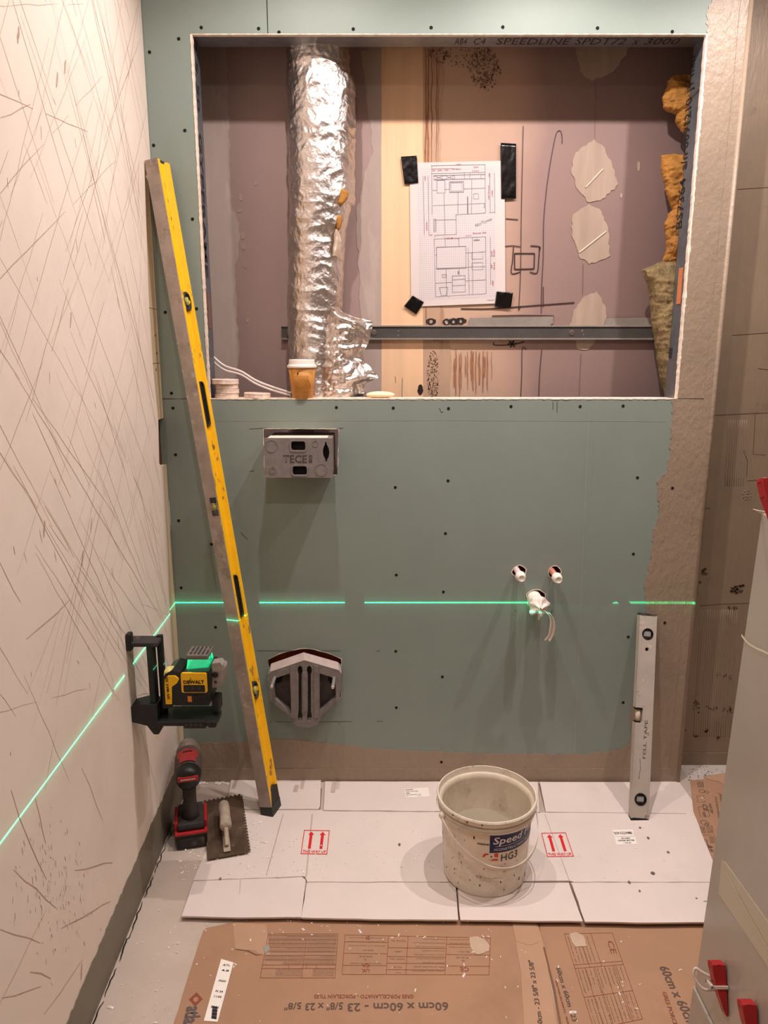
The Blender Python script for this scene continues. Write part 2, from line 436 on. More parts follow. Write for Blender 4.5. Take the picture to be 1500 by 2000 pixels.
def tube(bm, pts, rad, n=8, mi=0):
    pts = [V(p) for p in pts]; rings = []
    rs = rad if isinstance(rad, (list, tuple)) else [rad]*len(pts)
    up = V((0,0,1))
    for i, p in enumerate(pts):
        d = (pts[min(i+1, len(pts)-1)] - pts[max(i-1, 0)]).normalized()
        s = d.cross(up)
        if s.length < .05: s = d.cross(V((1,0,0)))
        s.normalize(); u = s.cross(d)
        rings.append([bm.verts.new(p + rs[i]*(s*math.cos(2*PI*k/n) + u*math.sin(2*PI*k/n))) for k in range(n)])
    for a, b in zip(rings, rings[1:]):
        for k in range(n):
            f = bm.faces.new([a[k], a[(k+1) % n], b[(k+1) % n], b[k]]); f.material_index = mi
    bm.faces.new(rings[0]).material_index = mi; bm.faces.new(rings[-1]).material_index = mi
    return bm
def smoothpts(pts, k=6):
    """Catmull-Rom through points"""
    P = [V(p) for p in pts]; res = []
    for i in range(len(P)-1):
        p0 = P[max(i-1, 0)]; p1 = P[i]; p2 = P[i+1]; p3 = P[min(i+2, len(P)-1)]
        for j in range(k):
            t = j/k
            res.append(.5*((2*p1) + (p2-p0)*t + (2*p0-5*p1+4*p2-p3)*t*t + (3*p1-p0-3*p2+p3)*t**3))
    res.append(P[-1]); return res
def line(bm, pts, wd, n, lift=.0004, taper=False):
    """a drawn line: a thin ribbon lying on a surface of normal n"""
    pts = [V(p) for p in pts]; n = V(n); rows = []
    for i, p in enumerate(pts):
        d = (pts[min(i+1, len(pts)-1)] - pts[max(i-1, 0)]); s = d.cross(n)
        if s.length == 0: continue
        s.normalize(); ww = wd*.5
        if taper: ww *= .35 + .65*math.sin(PI*(i+.3)/(len(pts)-.4))
        rows.append((bm.verts.new(p + n*lift - s*ww), bm.verts.new(p + n*lift + s*ww)))
    for a, b in zip(rows, rows[1:]): bm.faces.new([a[0], a[1], b[1], b[0]])
    return bm
def add_mesh(bm, me):
    bm.from_mesh(me); bpy.data.meshes.remove(me)
def text_flat(s, bold=0.0, shear=0.0):
    cu = bpy.data.curves.new('t', 'FONT'); cu.body = s; cu.size = 1.0; cu.offset = bold; cu.shear = shear; cu.resolution_u = 2
    ob = bpy.data.objects.new('t', cu); me = bpy.data.meshes.new_from_object(ob)
    bpy.data.objects.remove(ob); bpy.data.curves.remove(cu)
    xs = [v.co.x for v in me.vertices] or [0, 1]; x0, x1 = min(xs), max(xs)
    for v in me.vertices: v.co.x -= x0
    return me, max(x1-x0, 1e-6)
def text(bm, s, A, Bp, n, h=None, bold=0.0, lift=.0005, shear=0.0):
    """writing whose baseline runs from A to B on a surface of normal n; h = capital height"""
    me, wd = text_flat(s, bold, shear)
    A = V(A); Bp = V(Bp); n = V(n).normalized(); d = Bp - A; ln = d.length; r = d.normalized(); u = n.cross(r).normalized()
    sx_ = ln / wd; sy = (h/.69) if h else sx_
    for v in me.vertices: v.co = A + r*(v.co.x*sx_) + u*(v.co.y*sy) + n*lift
    add_mesh(bm, me); return bm
def grid(bm, fn, nu, nv, mi=0, wrap=False):
    vs_ = [[bm.verts.new(fn(i/nu, j/nv)) for i in range(nu if wrap else nu+1)] for j in range(nv+1)]
    for j in range(nv):
        for i in range(nu):
            k = (i+1) % nu if wrap else i+1
            f = bm.faces.new([vs_[j][i], vs_[j][k], vs_[j+1][k], vs_[j+1][i]]); f.material_index = mi
    return vs_
NF = V((0,-1,0)); NU = V((0,0,1))
def crumple(p, s=1.0):
    q = p*s
    return noise.turbulence(q, 4, True) 

# ================================================================== THE SETTING
TOP = CEIL
XR = F(1470, 0).x
ZB = F(800, 779).z
ZT = F(800, 67).z
OX0 = F(372, 68).x + .002; OX1 = F(1352, 400).x
OX1 = .813
BT = .0125
# ---- front wall: three sheets of board with the openings cut out
wf = struct('wall_front')
SEAM = F(522, 30).x
sx0 = LX - .022
gp = .0012
z_l = ZB
top_l = [(sx0, z_l + gp), (OX0, z_l + gp), (OX0, ZT), (SEAM - gp, ZT), (SEAM - gp, TOP), (sx0, TOP)]
obj('plasterboard', prism(B(), [rag(top_l, .0008, .02, 1, keep=[0,3,4,5])], wallp(0), V((0, BT, 0))), [m_green], wf)
top_r = [(SEAM + gp, ZT + .001), (OX1, ZT + .001), (OX1, z_l + gp), (XR, z_l + gp), (XR, TOP), (SEAM + gp, TOP)]
obj('plasterboard', prism(B(), [rag(top_r, .0008, .02, 2, keep=[2,3,4,5])], wallp(0), V((0, BT, 0))), [m_green], wf)
def hole(px, py, r, seed, amp=.25, sqx=1.0):
    rr = random.Random(seed); p = F(px, py); k = 16
    return [(p.x + r*sqx*math.cos(2*PI*i/k)*(1+rr.uniform(-amp, amp)), p.z + r*math.sin(2*PI*i/k)*(1+rr.uniform(-amp, amp))) for i in range(k)]
h_box = xz([(515, 838), (661, 838), (659, 928), (517, 930)])
h_wc = rag(xz([(523, 1289), (545, 1278), (570, 1271), (593, 1267), (615, 1269), (640, 1276), (666, 1287), (666, 1360), (625, 1396), (566, 1396), (528, 1362)]), .0012, .012, 5)
h_p1 = hole(1014, 1117, .0185, 11, .14); h_p2 = hole(1083, 1118, .0185, 12, .1); h_p3 = hole(1047, 1168, .0275, 13, .12)
low = [(sx0, 0), (XR, 0), (XR, z_l - gp), (sx0, z_l - gp)]
obj('plasterboard', prism(B(), [low, rag(h_box, .001, .012, 3), h_wc, h_p1, h_p2, h_p3], wallp(0), V((0, BT, 0))), [m_green], wf)
# torn gypsum showing round the cut-outs and along the cut edges of the opening
bm = B()
for hp, sc, sd in ((h_p1, 1.12, 1), (h_p2, 1.1, 2), (h_p3, 1.07, 3), (h_wc, 1.012, 4), (h_box, 1.012, 5)):
    hp2 = rag(hp, .0006, .01, sd) if sd > 3 else hp
    cx = sum(p[0] for p in hp2)/len(hp2); cz = sum(p[1] for p in hp2)/len(hp2); rr = random.Random(sd)
    outer = [(cx + (p[0]-cx)*(sc*rr.uniform(.985, 1.06 if sd < 4 else 1.01)), cz + (p[1]-cz)*(sc*rr.uniform(.985, 1.06 if sd < 4 else 1.01))) for p in hp2]
    prism(bm, [outer, hp2], wallp(-.0006), V((0, .0009, 0)))
pieces('torn_gypsum', bm, m_core, wf)
def edge_bead(a, b, wd, seed):
    rr = random.Random(seed); a = V(a); b = V(b); n = int((b-a).length/.008); bm = B()
    ax = (b-a).normalized(); s = V((ax.z, 0, -ax.x)) 
    rows = []
    for i in range(n+1):
        p = a + (b-a)*(i/n); w1 = wd*rr.uniform(.6, 1.2)
        rows.append([bm.verts.new(p + s*(-w1*.6) + V((0,-.0012*rr.random()-.0004,0))), bm.verts.new(p + s*w1*.5 + V((0,-.0008,0))), bm.verts.new(p + s*w1*.5 + V((0,BT,0)))])
    for q, r in zip(rows, rows[1:]):
        for k in range(2): bm.faces.new([q[k], q[k+1], r[k+1], r[k]])
    return bm
obj('cut_edge', edge_bead((OX0, 0, ZB), (OX0, 0, ZT), .005, 1), m_core, wf)
obj('cut_edge', edge_bead((OX1, 0, ZT), (OX1, 0, ZB), .006, 2), m_core, wf)
obj('cut_edge', edge_bead((OX0, 0, ZT), (OX1, 0, ZT), .002, 3), m_core, wf)
obj('cut_edge', edge_bead((OX1, 0, ZB), (OX0, 0, ZB), .003, 4), m_core, wf)
m_back = M('red brown backing', (150,60,46), .8, var=.25, scale=30)
for (a, b, c, d, yy) in ((505, 1262, 690, 1410, .022), (985, 1085, 1115, 1200, .045)):
    pa, pb = F(a, d, 0), F(c, b, 0); bm = B(); box(bm, (pa.x, yy, pa.z), (pb.x, yy + .012, pb.z)); obj('backing_board', bm, m_back, wf)
# waterproof coat painted over the right edge and along the foot
def raglist(pts, amp, step, seed): return rag(pts, amp, step, seed, closed=False)
edge_px = [(1313, 779), (1311, 850), (1304, 918), (1284, 938), (1287, 1000), (1275, 1040), (1271, 1090), (1258, 1140), (1263, 1200), (1250, 1290), (1243, 1350), (1229, 1400), (1233, 1432), (1226, 1456), (1200, 1466), (1140, 1473), (1000, 1472), (900, 1470), (800, 1466), (700, 1458), (620, 1449), (560, 1443), (480, 1449), (420, 1450), (362, 1453)]
ed = raglist(xz(edge_px), .0035, .007, 21)
ed[-1] = (sx0, ed[-1][1])
coat = ed + [(sx0, .001), (XR, .001), (XR, z_l - gp)]
obj('waterproof_coat', prism(B(), [coat], wallp(-.0012), V((0, .0014, 0))), m_coat, wf)
e2 = raglist(xz([(1382, 66), (1379, 30), (1390, 0)]), .003, .006, 22)
coat2 = [(OX1 + .002, z_l + gp)] + [(OX1 + .002, ZT)] + e2[1:] + [(e2[-1][0], TOP), (XR, TOP), (XR, z_l + gp)]
obj('waterproof_coat', prism(B(), [coat2], wallp(-.0012), V((0, .0014, 0))), m_coat, wf)
# reinforcing tape bedded along the arris and the floor joint
a0 = F(1437, 70).x
obj('corner_tape', prism(B(), [rag([(a0, .045), (XR, .045), (XR, TOP), (a0 + .004, TOP)], .0006, .05, 4, keep=[0,1,2])], wallp(-.0024), V((0, .0016, 0))), m_coat, wf)
obj('corner_tape', prism(B(), [rag([(sx0, .001), (XR, .001), (XR, .046), (sx0, .046)], .0006, .05, 6, keep=[0,1,3])], wallp(-.0026), V((0, .0018, 0))), m_coat, wf)
bm = B()
tube(bm, [(XR-.004, .000, 0), (XR-.004, .000, TOP)], .0065, 16)
obj('arris', bm, m_coat, wf, smooth=True)
# return of the boxed-out wall
bm = B(); box(bm, (XR-.0125, BT, 0), (XR, .095, TOP)); obj('return_board', bm, m_coat, wf)
# screws sunk in the board
scr = [(393,54),(505,56),(545,63),(690,57),(842,54),(982,53),(1167,55),(1313,62),(349,76),(292,102),(361,255),(300,284),(376,428),(384,603),(323,610),(335,768),(338,797),(343,888),(349,1017),(354,1148),(657,796),(768,797),(876,798),(998,794),(1133,794),(1217,793),(772,952),(875,939),(1245,933),(870,1042),(774,1123),(866,1156),(1237,1082),(773,1272),(864,1322),(774,1382),(413,1063),(421,1225),(431,1375),(372,1454),(1227,1244),(1217,1372),(862,1488),(1313,953),(1298,1216)]
bm = B(); lathe(bm, [(.0, .0002), (.0040, .0002), (.0050, .0005), (.0056, .0001)], frame((0,0,0), NF) , 12, caps=False)
bm2 = bm; bmesh.ops.recalc_face_normals(bm2, faces=bm2.faces[:]); sme = bpy.data.meshes.new('screw'); bm2.to_mesh(sme); bm2.free(); sme.materials.append(m_black)
def screw(p):
    o = bpy.data.objects.new('screw', sme); C.objects.link(o); o.parent = wf; o.location = p; o.scale = (.78, 1, .78)
for (a, b) in scr:
    p = F(a, b); screw(p + V((0, -.0018 if (a > 1290 and b > 900) or b > 1470 else -.0003, 0)))
# pencil marks on the board
bm = B()
def fl(pts, w=.0012, y=-.0002): line(bm, [F(a, b, y) for a, b in pts], w, NF, .0003)
for pts in ([(487,838),(521,836)], [(655,838),(670,836)], [(502,1271),(594,1271),(666,1271)], [(538,1410),(575,1410)], [(622,1410),(687,1409)], [(487,921),(496,919)], [(470,1040),(484,1054)], [(530,1408),(528,1412)], [(663,1412),(664,1416)], [(736,1272),(742,1270)], [(736,1410),(738,1408),(748,1409)], [(1006,1191),(1008,1196)], [(1078,1191),(1077,1199)],[(858,797),(862,806)],[(862,806),(866,804)],[(1080,785),(1080,800)],[(1088,785),(1088,806)]):
    fl(pts)
obj('pencil_mark', bm, m_ink, wf, kind='stuff')
bm = B(); fl([(1150,800),(1122,1470)], .0014); fl([(1165,780),(1130,1300)], .0008)
fl([(400,822),(900,821),(1300,823)], .001)
pieces('sheet_line', bm, M('pale board line', (150,160,150), .6), wf)
# ---- metal studs framing the opening
ST0, ST1 = BT + .0005, .0855
def stud_bm(x0, x1, z0, z1, face):
    """C-section: web towards the opening, flanges front and back"""
    bm = B(); t = .0012
    if face in ('R', 'L'):
        xw = x1 if face == 'R' else x0
        box(bm, (xw - t if face == 'R' else xw, ST0, z0), (xw if face == 'R' else xw + t, ST1, z1))
        box(bm, (x0, ST0, z0), (x1, ST0 + t, z1)); box(bm, (x0, ST1 - t, z0), (x1, ST1, z1))
    else:
        zw = z0 if face == 'D' else z1
        box(bm, (x0, ST0, zw if face == 'D' else zw - t), (x1, ST1, zw + t if face == 'D' else zw))
        box(bm, (x0, ST0, z0), (x1, ST0 + t, z1)); box(bm, (x0, ST1 - t, z0), (x1, ST1, z1))
    return bm
t1 = struct('trim_1')
obj('stud', stud_bm(OX0 - .045, OX0 - .0005, ZB - .2, ZT + .2, 'R'), m_steel2, t1)
t2 = struct('trim_2')
obj('stud', stud_bm(OX1 + .0005, OX1 + .045, ZB - .2, ZT + .2, 'L'), m_steel2, t2)
t3 = struct('trim_3')
obj('track', stud_bm(OX0, OX1, ZT + .001, ZT + .04, 'D'), m_steel, t3)
t4 = struct('trim_4')
obj('track', stud_bm(OX0, OX1, ZB - .04, ZB - .0015, 'U'), m_steel, t4)
obj('ledge_dust', prism(B(), [rag([(OX0+.002, .002), (OX1-.002, .002), (OX1-.002, .078), (OX0+.002, .075)], .003, .02, 9)], floorp(ZB - .0014), V((0,0,.0013))), m_core, t4)
# writing rolled on the studs
NR, NL = V((1,0,0)), V((-1,0,0))
bm = B()
xs = OX0 - .0004
def pt(y, z): return V((xs, y, z))
zz = F(390, 250).z; ze = F(398, 540).z
text(bm, 'GYPFRAME', (xs, .030, zz), (xs, .030, ze), NR, .030, .02)
text(bm, '70 S 50', (xs, .030, zz + .26), (xs, .030, zz + .05), NR, .026, .01)
obj('printed_text', bm, m_ink, t1)
bm = B(); xs = OX1
text(bm, 'BS7364', (xs, .066, F(1340, 437).z), (xs, .066, F(1345, 335).z), NL, .040, .012)
text(bm, 'a/n 0091210', (xs, .066, F(1350, 318).z), (xs, .066, F(1362, 170).z), NL, .040, .012)
text(bm, 'JT mm', (xs, .066, F(1362, 160).z), (xs, .066, F(1370, 88).z), NL, .036, .01)
text(bm, 'mm', (xs, .06, F(1312, 700).z), (xs, .06, F(1312, 680).z), NL, .030, .02)
obj('printed_text', bm, m_ink, t2)
bm = B()
zt = ZT + .001; ND = V((0,0,-1))
for s, a, b in (('SPEEDLINE', 970, 1112), ('SPDT72', 1124, 1222), ('x', 1237, 1248), ('3000', 1260, 1326), ('AB4', 888, 912), ('C4', 925, 948)):
    pa = F(a, 83, .05); pb = F(b, 83, .05)
    text(bm, s, (pa.x, .066, zt), (pb.x, .066, zt), ND, .040, .0)
obj('printed_text', bm, m_ink, t3)
# plates and slots on the studs
bm = B(); box(bm, (OX1 - .0022, .030, F(1330,592).z), (OX1 + .0002, .055, F(1333,520).z)); obj('stud_slot', bm, M('orange timber', (206,126,78), .6, var=.1), t2)
bm = B(); box(bm, (OX1 - .004, .016, ZB), (OX1 - .0002, .083, F(1318,705).z), bev=.0015); obj('track_upstand', bm, m_steel, t2)
bm = B(); box(bm, (OX0 - .0002, .035, F(404,640).z), (OX0 + .0016, .06, F(402,570).z)); obj('stud_slot', bm, M('brown slot', (120,84,70), .8, var=.2), t1)
bm = B(); tube(bm, smoothpts([(OX1-.001, .014, F(1355,168).z), (OX1-.004, .05, F(1355,170).z), (OX1-.004, .084, F(1355,166).z)]), .0016); obj('tie_wire', bm, m_steel, t2, smooth=True)
# ---- old wall at the back of the opening
CY = .24
wb = struct('wall_back')
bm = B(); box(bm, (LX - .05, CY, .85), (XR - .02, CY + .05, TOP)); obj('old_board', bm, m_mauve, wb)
def onback(name, pts, mat, th=.001, amp=.004, step=.012, seed=0, keep=None, y=CY):
    return obj(name, prism(B(), [rag(xz(pts, y), amp, step, seed, keep=keep)], wallp(y - th), V((0, th - .0001, 0))), mat, wb)
onback('filled_seam', [(380, 60), (441, 60), (447, 240), (452, 400), (467, 440), (467, 495), (458, 520), (462, 600), (468, 690), (462, 735), (460, 800), (380, 800)], m_seam, seed=1, keep=[0,10,11])
onback('filled_seam', [(718, 60), (748, 60), (748, 800), (715, 800), (703, 600), (700, 500), (696, 420), (716, 330), (728, 300), (725, 235)], m_seam, seed=2, keep=[0,1,2])
onback('timber_strip', [(745, 60), (826, 60), (826, 800), (745, 800)], m_peach, .0015, .0006, .05, 3)
onback('stained_strip', [(826, 60), (868, 60), (860, 300), (864, 600), (880, 680), (882, 720), (876, 800), (826, 800)], m_beige, .0012, .003, .02, 4, keep=[7])
patches = [[(1122, 80), (1230, 80), (1222, 110), (1195, 142), (1155, 158), (1133, 140)],
           [(1160, 272), (1178, 285), (1195, 320), (1207, 360), (1190, 378), (1172, 392), (1150, 396), (1128, 370), (1115, 330), (1124, 298)],
           [(1150, 398), (1170, 408), (1186, 440), (1192, 500), (1172, 508), (1150, 516), (1130, 500), (1116, 460), (1118, 420)],
           [(1140, 580), (1165, 570), (1183, 600), (1183, 640), (1150, 682), (1128, 682), (1112, 640), (1120, 605)]]
for i, pl in enumerate(patches): onback('plaster_patch', pl, m_patch, .002, .003, .008, 30+i)
onback('plaster_patch', [(705, 100), (745, 100), (745, 235), (722, 238)], m_seam, .0013, .003, .02, 5)
for i, (a, b, r, q) in enumerate([(475, 460, 4, 8), (476, 482, 4, 7), (480, 518, 4, 7), (484, 625, 3, 6), (468, 412, 4, 3), (471, 385, 4, 8), (1247, 325, 3, 10), (1213, 382, 2, 5), (500, 358, 2, 5)]):
    onback('plaster_dab', circ(a, b, r, 10, q), m_patch, .0015, .001, .004, 50+i)
# stains, marker lines, scribbles on the old wall
bm = B(); YB = CY - .0018
rr = random.Random(3)
def blot(cx, cy, rx, ry, n, s0, s1, seed, edge=False):
    r2 = random.Random(seed)
    for _ in range(n):
        a = r2.uniform(0, 2*PI); q = (r2.uniform(.75, 1.05) if edge else math.sqrt(r2.random()))
        p = F(cx + rx*q*math.cos(a), cy + ry*q*math.sin(a), YB); s = r2.uniform(s0, s1)
        prism(bm, [rag(circ(p.x, p.z, s, 7, s*r2.uniform(.6, 1.6)), s*.3, s*.7, r2.randint(0, 999))], wallp(YB), V((0, .0003, 0)))
blot(948, 135, 30, 42, 260, .0007, .0026, 1); blot(855, 108, 22, 18, 80, .0007, .0024, 2); blot(910,112,45,22,90,.0007,.0022,9)
blot(846, 735, 12, 50, 260, .0007, .0024, 3); blot(860, 650, 45, 16, 40, .001, .003, 4)
obj('mould_stain', bm, m_mould, wb, kind='stuff')
bm = B()
for i, x in enumerate([832, 836, 843, 852, 856]):
    y1 = [640, 520, 330, 320, 318][i]
    pts = [F(x + rr.uniform(-1.5, 1.5), 95 + k*(y1-95)/14, YB) for k in range(15)]; line(bm, pts, [.008, .006, .004, .003, .002][i]*rr.uniform(.6, 1), NF, .0002, True)
for i in range(14):
    x = 886 + i*5.6 + rr.uniform(-2, 2); y0 = rr.uniform(680, 700); y1 = rr.uniform(735, 778)
    line(bm, [F(x + rr.uniform(-.8, .8), y0 + k*(y1-y0)/6, YB) for k in range(7)], rr.uniform(.0015, .006), NF, .0002, True)
obj('rust_run', bm, m_rust, wb, kind='stuff')
bm = B()
def bl(pts, wd=.0034): line(bm, smoothpts([F(a, b, YB) for a, b in pts], 4), wd*.72, NF, .0006)
bl([(1022, 246), (1020, 330), (1018, 430), (1017, 520), (1014, 590), (1013, 606), (1016, 600)], .0028)
bl([(1098, 280), (1097, 262), (1092, 255), (1084, 270), (1070, 350), (1062, 430), (1061, 500), (1058, 560), (1057, 612)], .0028)
bl([(988, 427), (1012, 429)]); bl([(986, 481), (1002, 480), (1016, 482)]); bl([(1036, 480), (1054, 482), (1053, 490)], .004)
bl([(1003, 482), (1001, 510), (999, 534), (1016, 531)], .004); bl([(1054, 482), (1052, 510), (1049, 533), (1035, 531)], .004)
for a, b in (((1005, 495), (1044, 495)), ((1044, 495), (1043, 525)), ((1043, 525), (1005, 526)), ((1005, 526), (1005, 495))): bl([a, b], .0045)
bl([(900, 603), (960, 603), (1040, 597), (1122, 591)], .0045); bl([(961, 617), (1020, 616), (1081, 617)], .004); bl([(1081, 617), (1078, 634)], .004)
bl([(965, 668), (966, 674), (1000, 673), (1024, 668)], .004); bl([(1028, 682), (1020, 681), (1019, 730), (1017, 778)], .003); bl([(1058, 683), (1054, 730), (1052, 776)], .003)
bl([(1061, 560), (1061, 600)], .003); bl([(772, 735), (773, 748)], .0015); bl([(786, 738), (785, 776)], .0015)
obj('marker_line', bm, m_marker, wb, kind='stuff')
bm = B()
for (cx, cy, k) in ((842, 628, 5), (872, 629, 4), (886, 628, 6), (900, 627, 6)):
    for q in range(k):
        pts = [F(cx + (3+q)*1.3*math.cos(a + q) + rr.uniform(-1, 1), cy + 6*math.sin(a + q)*rr.uniform(.7, 1.1), YB) for a in [PI*2*j/14 for j in range(15)]]
        line(bm, pts, rr.uniform(.001, .0032), NF, .0004 + q*.00005)
for q in range(6):
    line(bm, [F(1000 + 9*math.cos(q), 672 + 7*math.sin(q), YB), F(1000 - 9*math.cos(q), 672 - 7*math.sin(q), YB)], .003, NF, .0007)
obj('black_scribble', bm, m_ink, wb, kind='stuff')
bm = B(); prism(bm, [rag(circ(F(821,761,YB).x, F(821,761,YB).z, .0085, 12, .0165), .001, .004, 2)], wallp(YB - .001), V((0,.001,0)))
obj('wood_knot', bm, M('dark knot', (46,30,24), .8, var=.5, scale=200), wb)
bm = B()
for (a, b, c, d) in ((1144, 366, 1178, 330), (1132, 493, 1184, 452)): tube(bm, [F(a, b, CY-.003), F(c, d, CY-.003)], .0022, 6)
pieces('filler_ridge', bm, M('pale filler', (222,200,176), .7), wb)
bm = B(); line(bm, [F(1139, 515, YB), F(1138, 575, YB)], .0015, NF, .0002); line(bm, [F(1135, 690, YB), F(1131, 776, YB)], .0015, NF, .0002); line(bm, [F(1162,270,YB), F(1163,160,YB)], .001, NF, .0002)
pieces('board_joint', bm, M('joint shadow line', (110,88,82), .8), wb)
# closing boards of the shaft behind
bm = B(); box(bm, (LX - .06, BT, .8), (LX - .02, CY + .05, TOP)); obj('shaft_side', bm, m_mauve, wb)
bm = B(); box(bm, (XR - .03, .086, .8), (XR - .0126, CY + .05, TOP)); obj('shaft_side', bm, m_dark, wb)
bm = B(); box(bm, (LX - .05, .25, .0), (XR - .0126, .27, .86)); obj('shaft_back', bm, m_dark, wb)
# ---- left wall
wl = struct('wall_left')
YR = -3.1
STZ = F(300, 330).z          # above this the face runs right into the corner
face = [(YR, 0), (YR, TOP), (-.002, TOP), (-.002, STZ), (L(283,345).y, STZ - .02)]
for a, b in ((291, 600), (297, 700), (309, 818), (311, 905), (319, 915), (325, 1000), (330, 1160), (336, 1260), (344, 1400), (352, 1500)):
    p = L(a, b); face.append((p.y, p.z))
face.append((face[-1][0], 0))
th_l = .011
obj('wall_face', prism(B(), [face], lambda a, b: V((lx(a), a, b)), V((-th_l, 0, 0))), m_left, wl)
# narrow strips of board closing the gap in the corner, with one notch left open
def strip(za, zb_, mat, name='board_strip', off=-th_l + .002):
    bm = B(); prism(bm, [[(-.14, za), (-.0015, za), (-.0015, zb_), (-.14, zb_)]], lambda a, b: V((lx(a) + off, a, b)), V((-.012, 0, 0))); obj(name, bm, mat, wl)
zs = [STZ - .001, L(300,602).z, L(310,710).z, L(318,819).z, L(322,912).z, 0]
strip(zs[1] + .001, zs[0], m_strip); strip(zs[2] + .001, zs[1] - .0005, m_strip); strip(zs[3], zs[2] - .0005, m_strip); strip(zs[5], zs[4], m_strip)
strip(0, STZ, m_timb, 'timber_batten', -th_l - .012)
bm = B()
pz = L(333, 1000, -.009); prism(bm, [[(pz.y - .004 + .010*math.cos(t*PI/10), pz.z + .045*math.sin(t*PI/10)) for t in range(20)]], lambda a, b: V((lx(a) - th_l + .0022, a, b)), V((.0008,0,0)))
obj('filler_patch', bm, m_white, wl)
bm = B()
for a, b in ((306, 590), (303, 655), (306, 690), (305, 722)):
    p = L(a, b, -.009); lathe(bm, [(0, .0004), (.0035, .0004), (.004, 0)], frame(p, LN), 8, caps=False)
pieces('screw', bm, m_black, wl)
# painted waterproof band along the foot: irregular top edge
tops = [(0, 2280), (60, 2150), (129, 2000), (160, 1925), (200, 1832), (232, 1756), (268, 1674), (300, 1598), (330, 1530), (350, 1485)]
bt = [L(a, b) for a, b in tops]; bt = [(p.y, p.z) for p in bt]
bl_ = raglist(bt, .003, .01, 8)
band = [(YR, 0)] + [(YR, bl_[0][1])] + bl_ + [(-.004, bl_[-1][1]), (-.004, 0)]
bb = struct('baseboard_left')
obj('waterproof_band', prism(B(), [band], lambda a, b: V((lx(a) + .0014, a, b)), V((-.0014, 0, 0))), m_band, bb)
bm = B()
rr = random.Random(4)
pts = []
y = -2.0
while y < -.02:
    p = V((lx(y) + .004 + rr.uniform(0, .006), y, .002)); pts.append(p); y += rr.uniform(.004, .016)
for i0 in range(0, len(pts)-1, 9): line(bm, pts[i0:i0+rr.randint(7, 10)], rr.uniform(.0018, .0034), NU, .001, True)
obj('floor_gap', bm, m_black, bb, kind='stuff')
# scoring scratched over the left wall
bm = B(); bmp = B(); rr = random.Random(12)
def scratch(b_, p, q, wd, wob=.002):
    n = max(3, int((q-p).length/.05)); pts = []
    for i in range(n+1):
        t = p + (q-p)*(i/n) + V((0, rr.uniform(-wob, wob), rr.uniform(-wob, wob))); t.x = lx(t.y); pts.append(t)
    seg = []
    for t in pts:                     # broken into dashes as the blade skipped
        seg.append(t)
        if rr.random() < .10 and len(seg) > 2: line(b_, seg, wd*rr.uniform(.6, 1.2), LN, .0003, True); seg = []
    if len(seg) > 1: line(b_, seg, wd*rr.uniform(.7, 1.2), LN, .0003, True)
dA = (L(75, 451) - L(0, 259)).normalized(); dB = (L(28, 950) - L(110, 690)).normalized(); dC = (L(160, 40) - L(40, 190)).normalized()
def rnd_scr(d, z0, z1, y0, y1, l0, l1, w0, w1, jit, b_=None):
    yy = rr.uniform(y0, y1); z = rr.uniform(z0, z1); ln = rr.uniform(l0, l1); a = rr.gauss(0, jit)
    dy = d.y*math.cos(a) - d.z*math.sin(a); dz = d.y*math.sin(a) + d.z*math.cos(a)
    p = V((0, yy - dy*ln/2, z - dz*ln/2)); q = V((0, yy + dy*ln/2, z + dz*ln/2))
    for t in (p, q):
        t.z = min(max(t.z, .14), TOP - .02); t.y = min(t.y, -.11 if t.z < STZ + .02 else -.01); t.x = lx(t.y)
    if (q-p).length > .03: scratch(b_ or bm, p, q, rr.uniform(w0, w1))
for _ in range(66): rnd_scr(dA, .75, 2.3, -1.25, -.02, .3, 1.1, .0006, .0017, .10)
for _ in range(46): rnd_scr(dB, .8, 2.2, -1.25, -.05, .2, .9, .0006, .0014, .12)
for _ in range(12): rnd_scr(dC, 1.5, 2.1, -1.2, -.1, .3, .8, .0009, .0022, .25)
for _ in range(14): rnd_scr(dA, .3, .9, -1.2, -.1, .15, .5, .0007, .0016, .35)
for _ in range(40): rnd_scr(dB, .5, 1.6, -.7, -.12, .1, .45, .0007, .0014, .12, bmp)
for a, b in (((0,231),(60,206)), ((163,262),(184,357)), ((50,1250),(138,1172)), ((0,1100),(40,1175)), ((25,1700),(110,1775)), ((120,1812),(215,1760)), ((0,1812),(80,1843)), ((60,1895),(118,1920)), ((85,1985),(160,1875)), ((160,1500),(200,1600)), ((147,1700),(220,1683)), ((5,1950),(80,1930)), ((70,1560),(90,1650)), ((20,1545),(90,1720))):
    scratch(bm, L(*a), L(*b), .0022, .003)
for i in range(150):       # little digs low on the wall
    cxp = rr.gauss(110, 40); cyp = rr.gauss(1750, 75)
    if cxp < 2 or cyp > 1960 or cxp > 118 + (2000-cyp)*.42: continue
    p = L(cxp, cyp); scratch(bm, p, p + V((0, rr.uniform(-.004, .004), -rr.uniform(.004, .015))), rr.uniform(.0007, .0020), .0004)
for i in range(26):
    cxp = rr.uniform(10, 250); cyp = rr.uniform(100, 1500); p = L(cxp, cyp)
    scratch(bm, p, p + V((0, rr.uniform(-.006, .012), -rr.uniform(.004, .03))), rr.uniform(.0012, .0026), .001)
for (a, b) in ((110, 170), (126, 145), (34, 85), (137, 640), (158, 1915), (160, 1105), (85, 1050), (177, 1040)):
    p = L(a, b); scratch(bm, p, p + V((0, .012, .028)), .006, .001)
obj('scratch', bm, m_scr, wl, kind='stuff')
obj('pale_scratch', bmp, m_scrl, wl, kind='stuff')
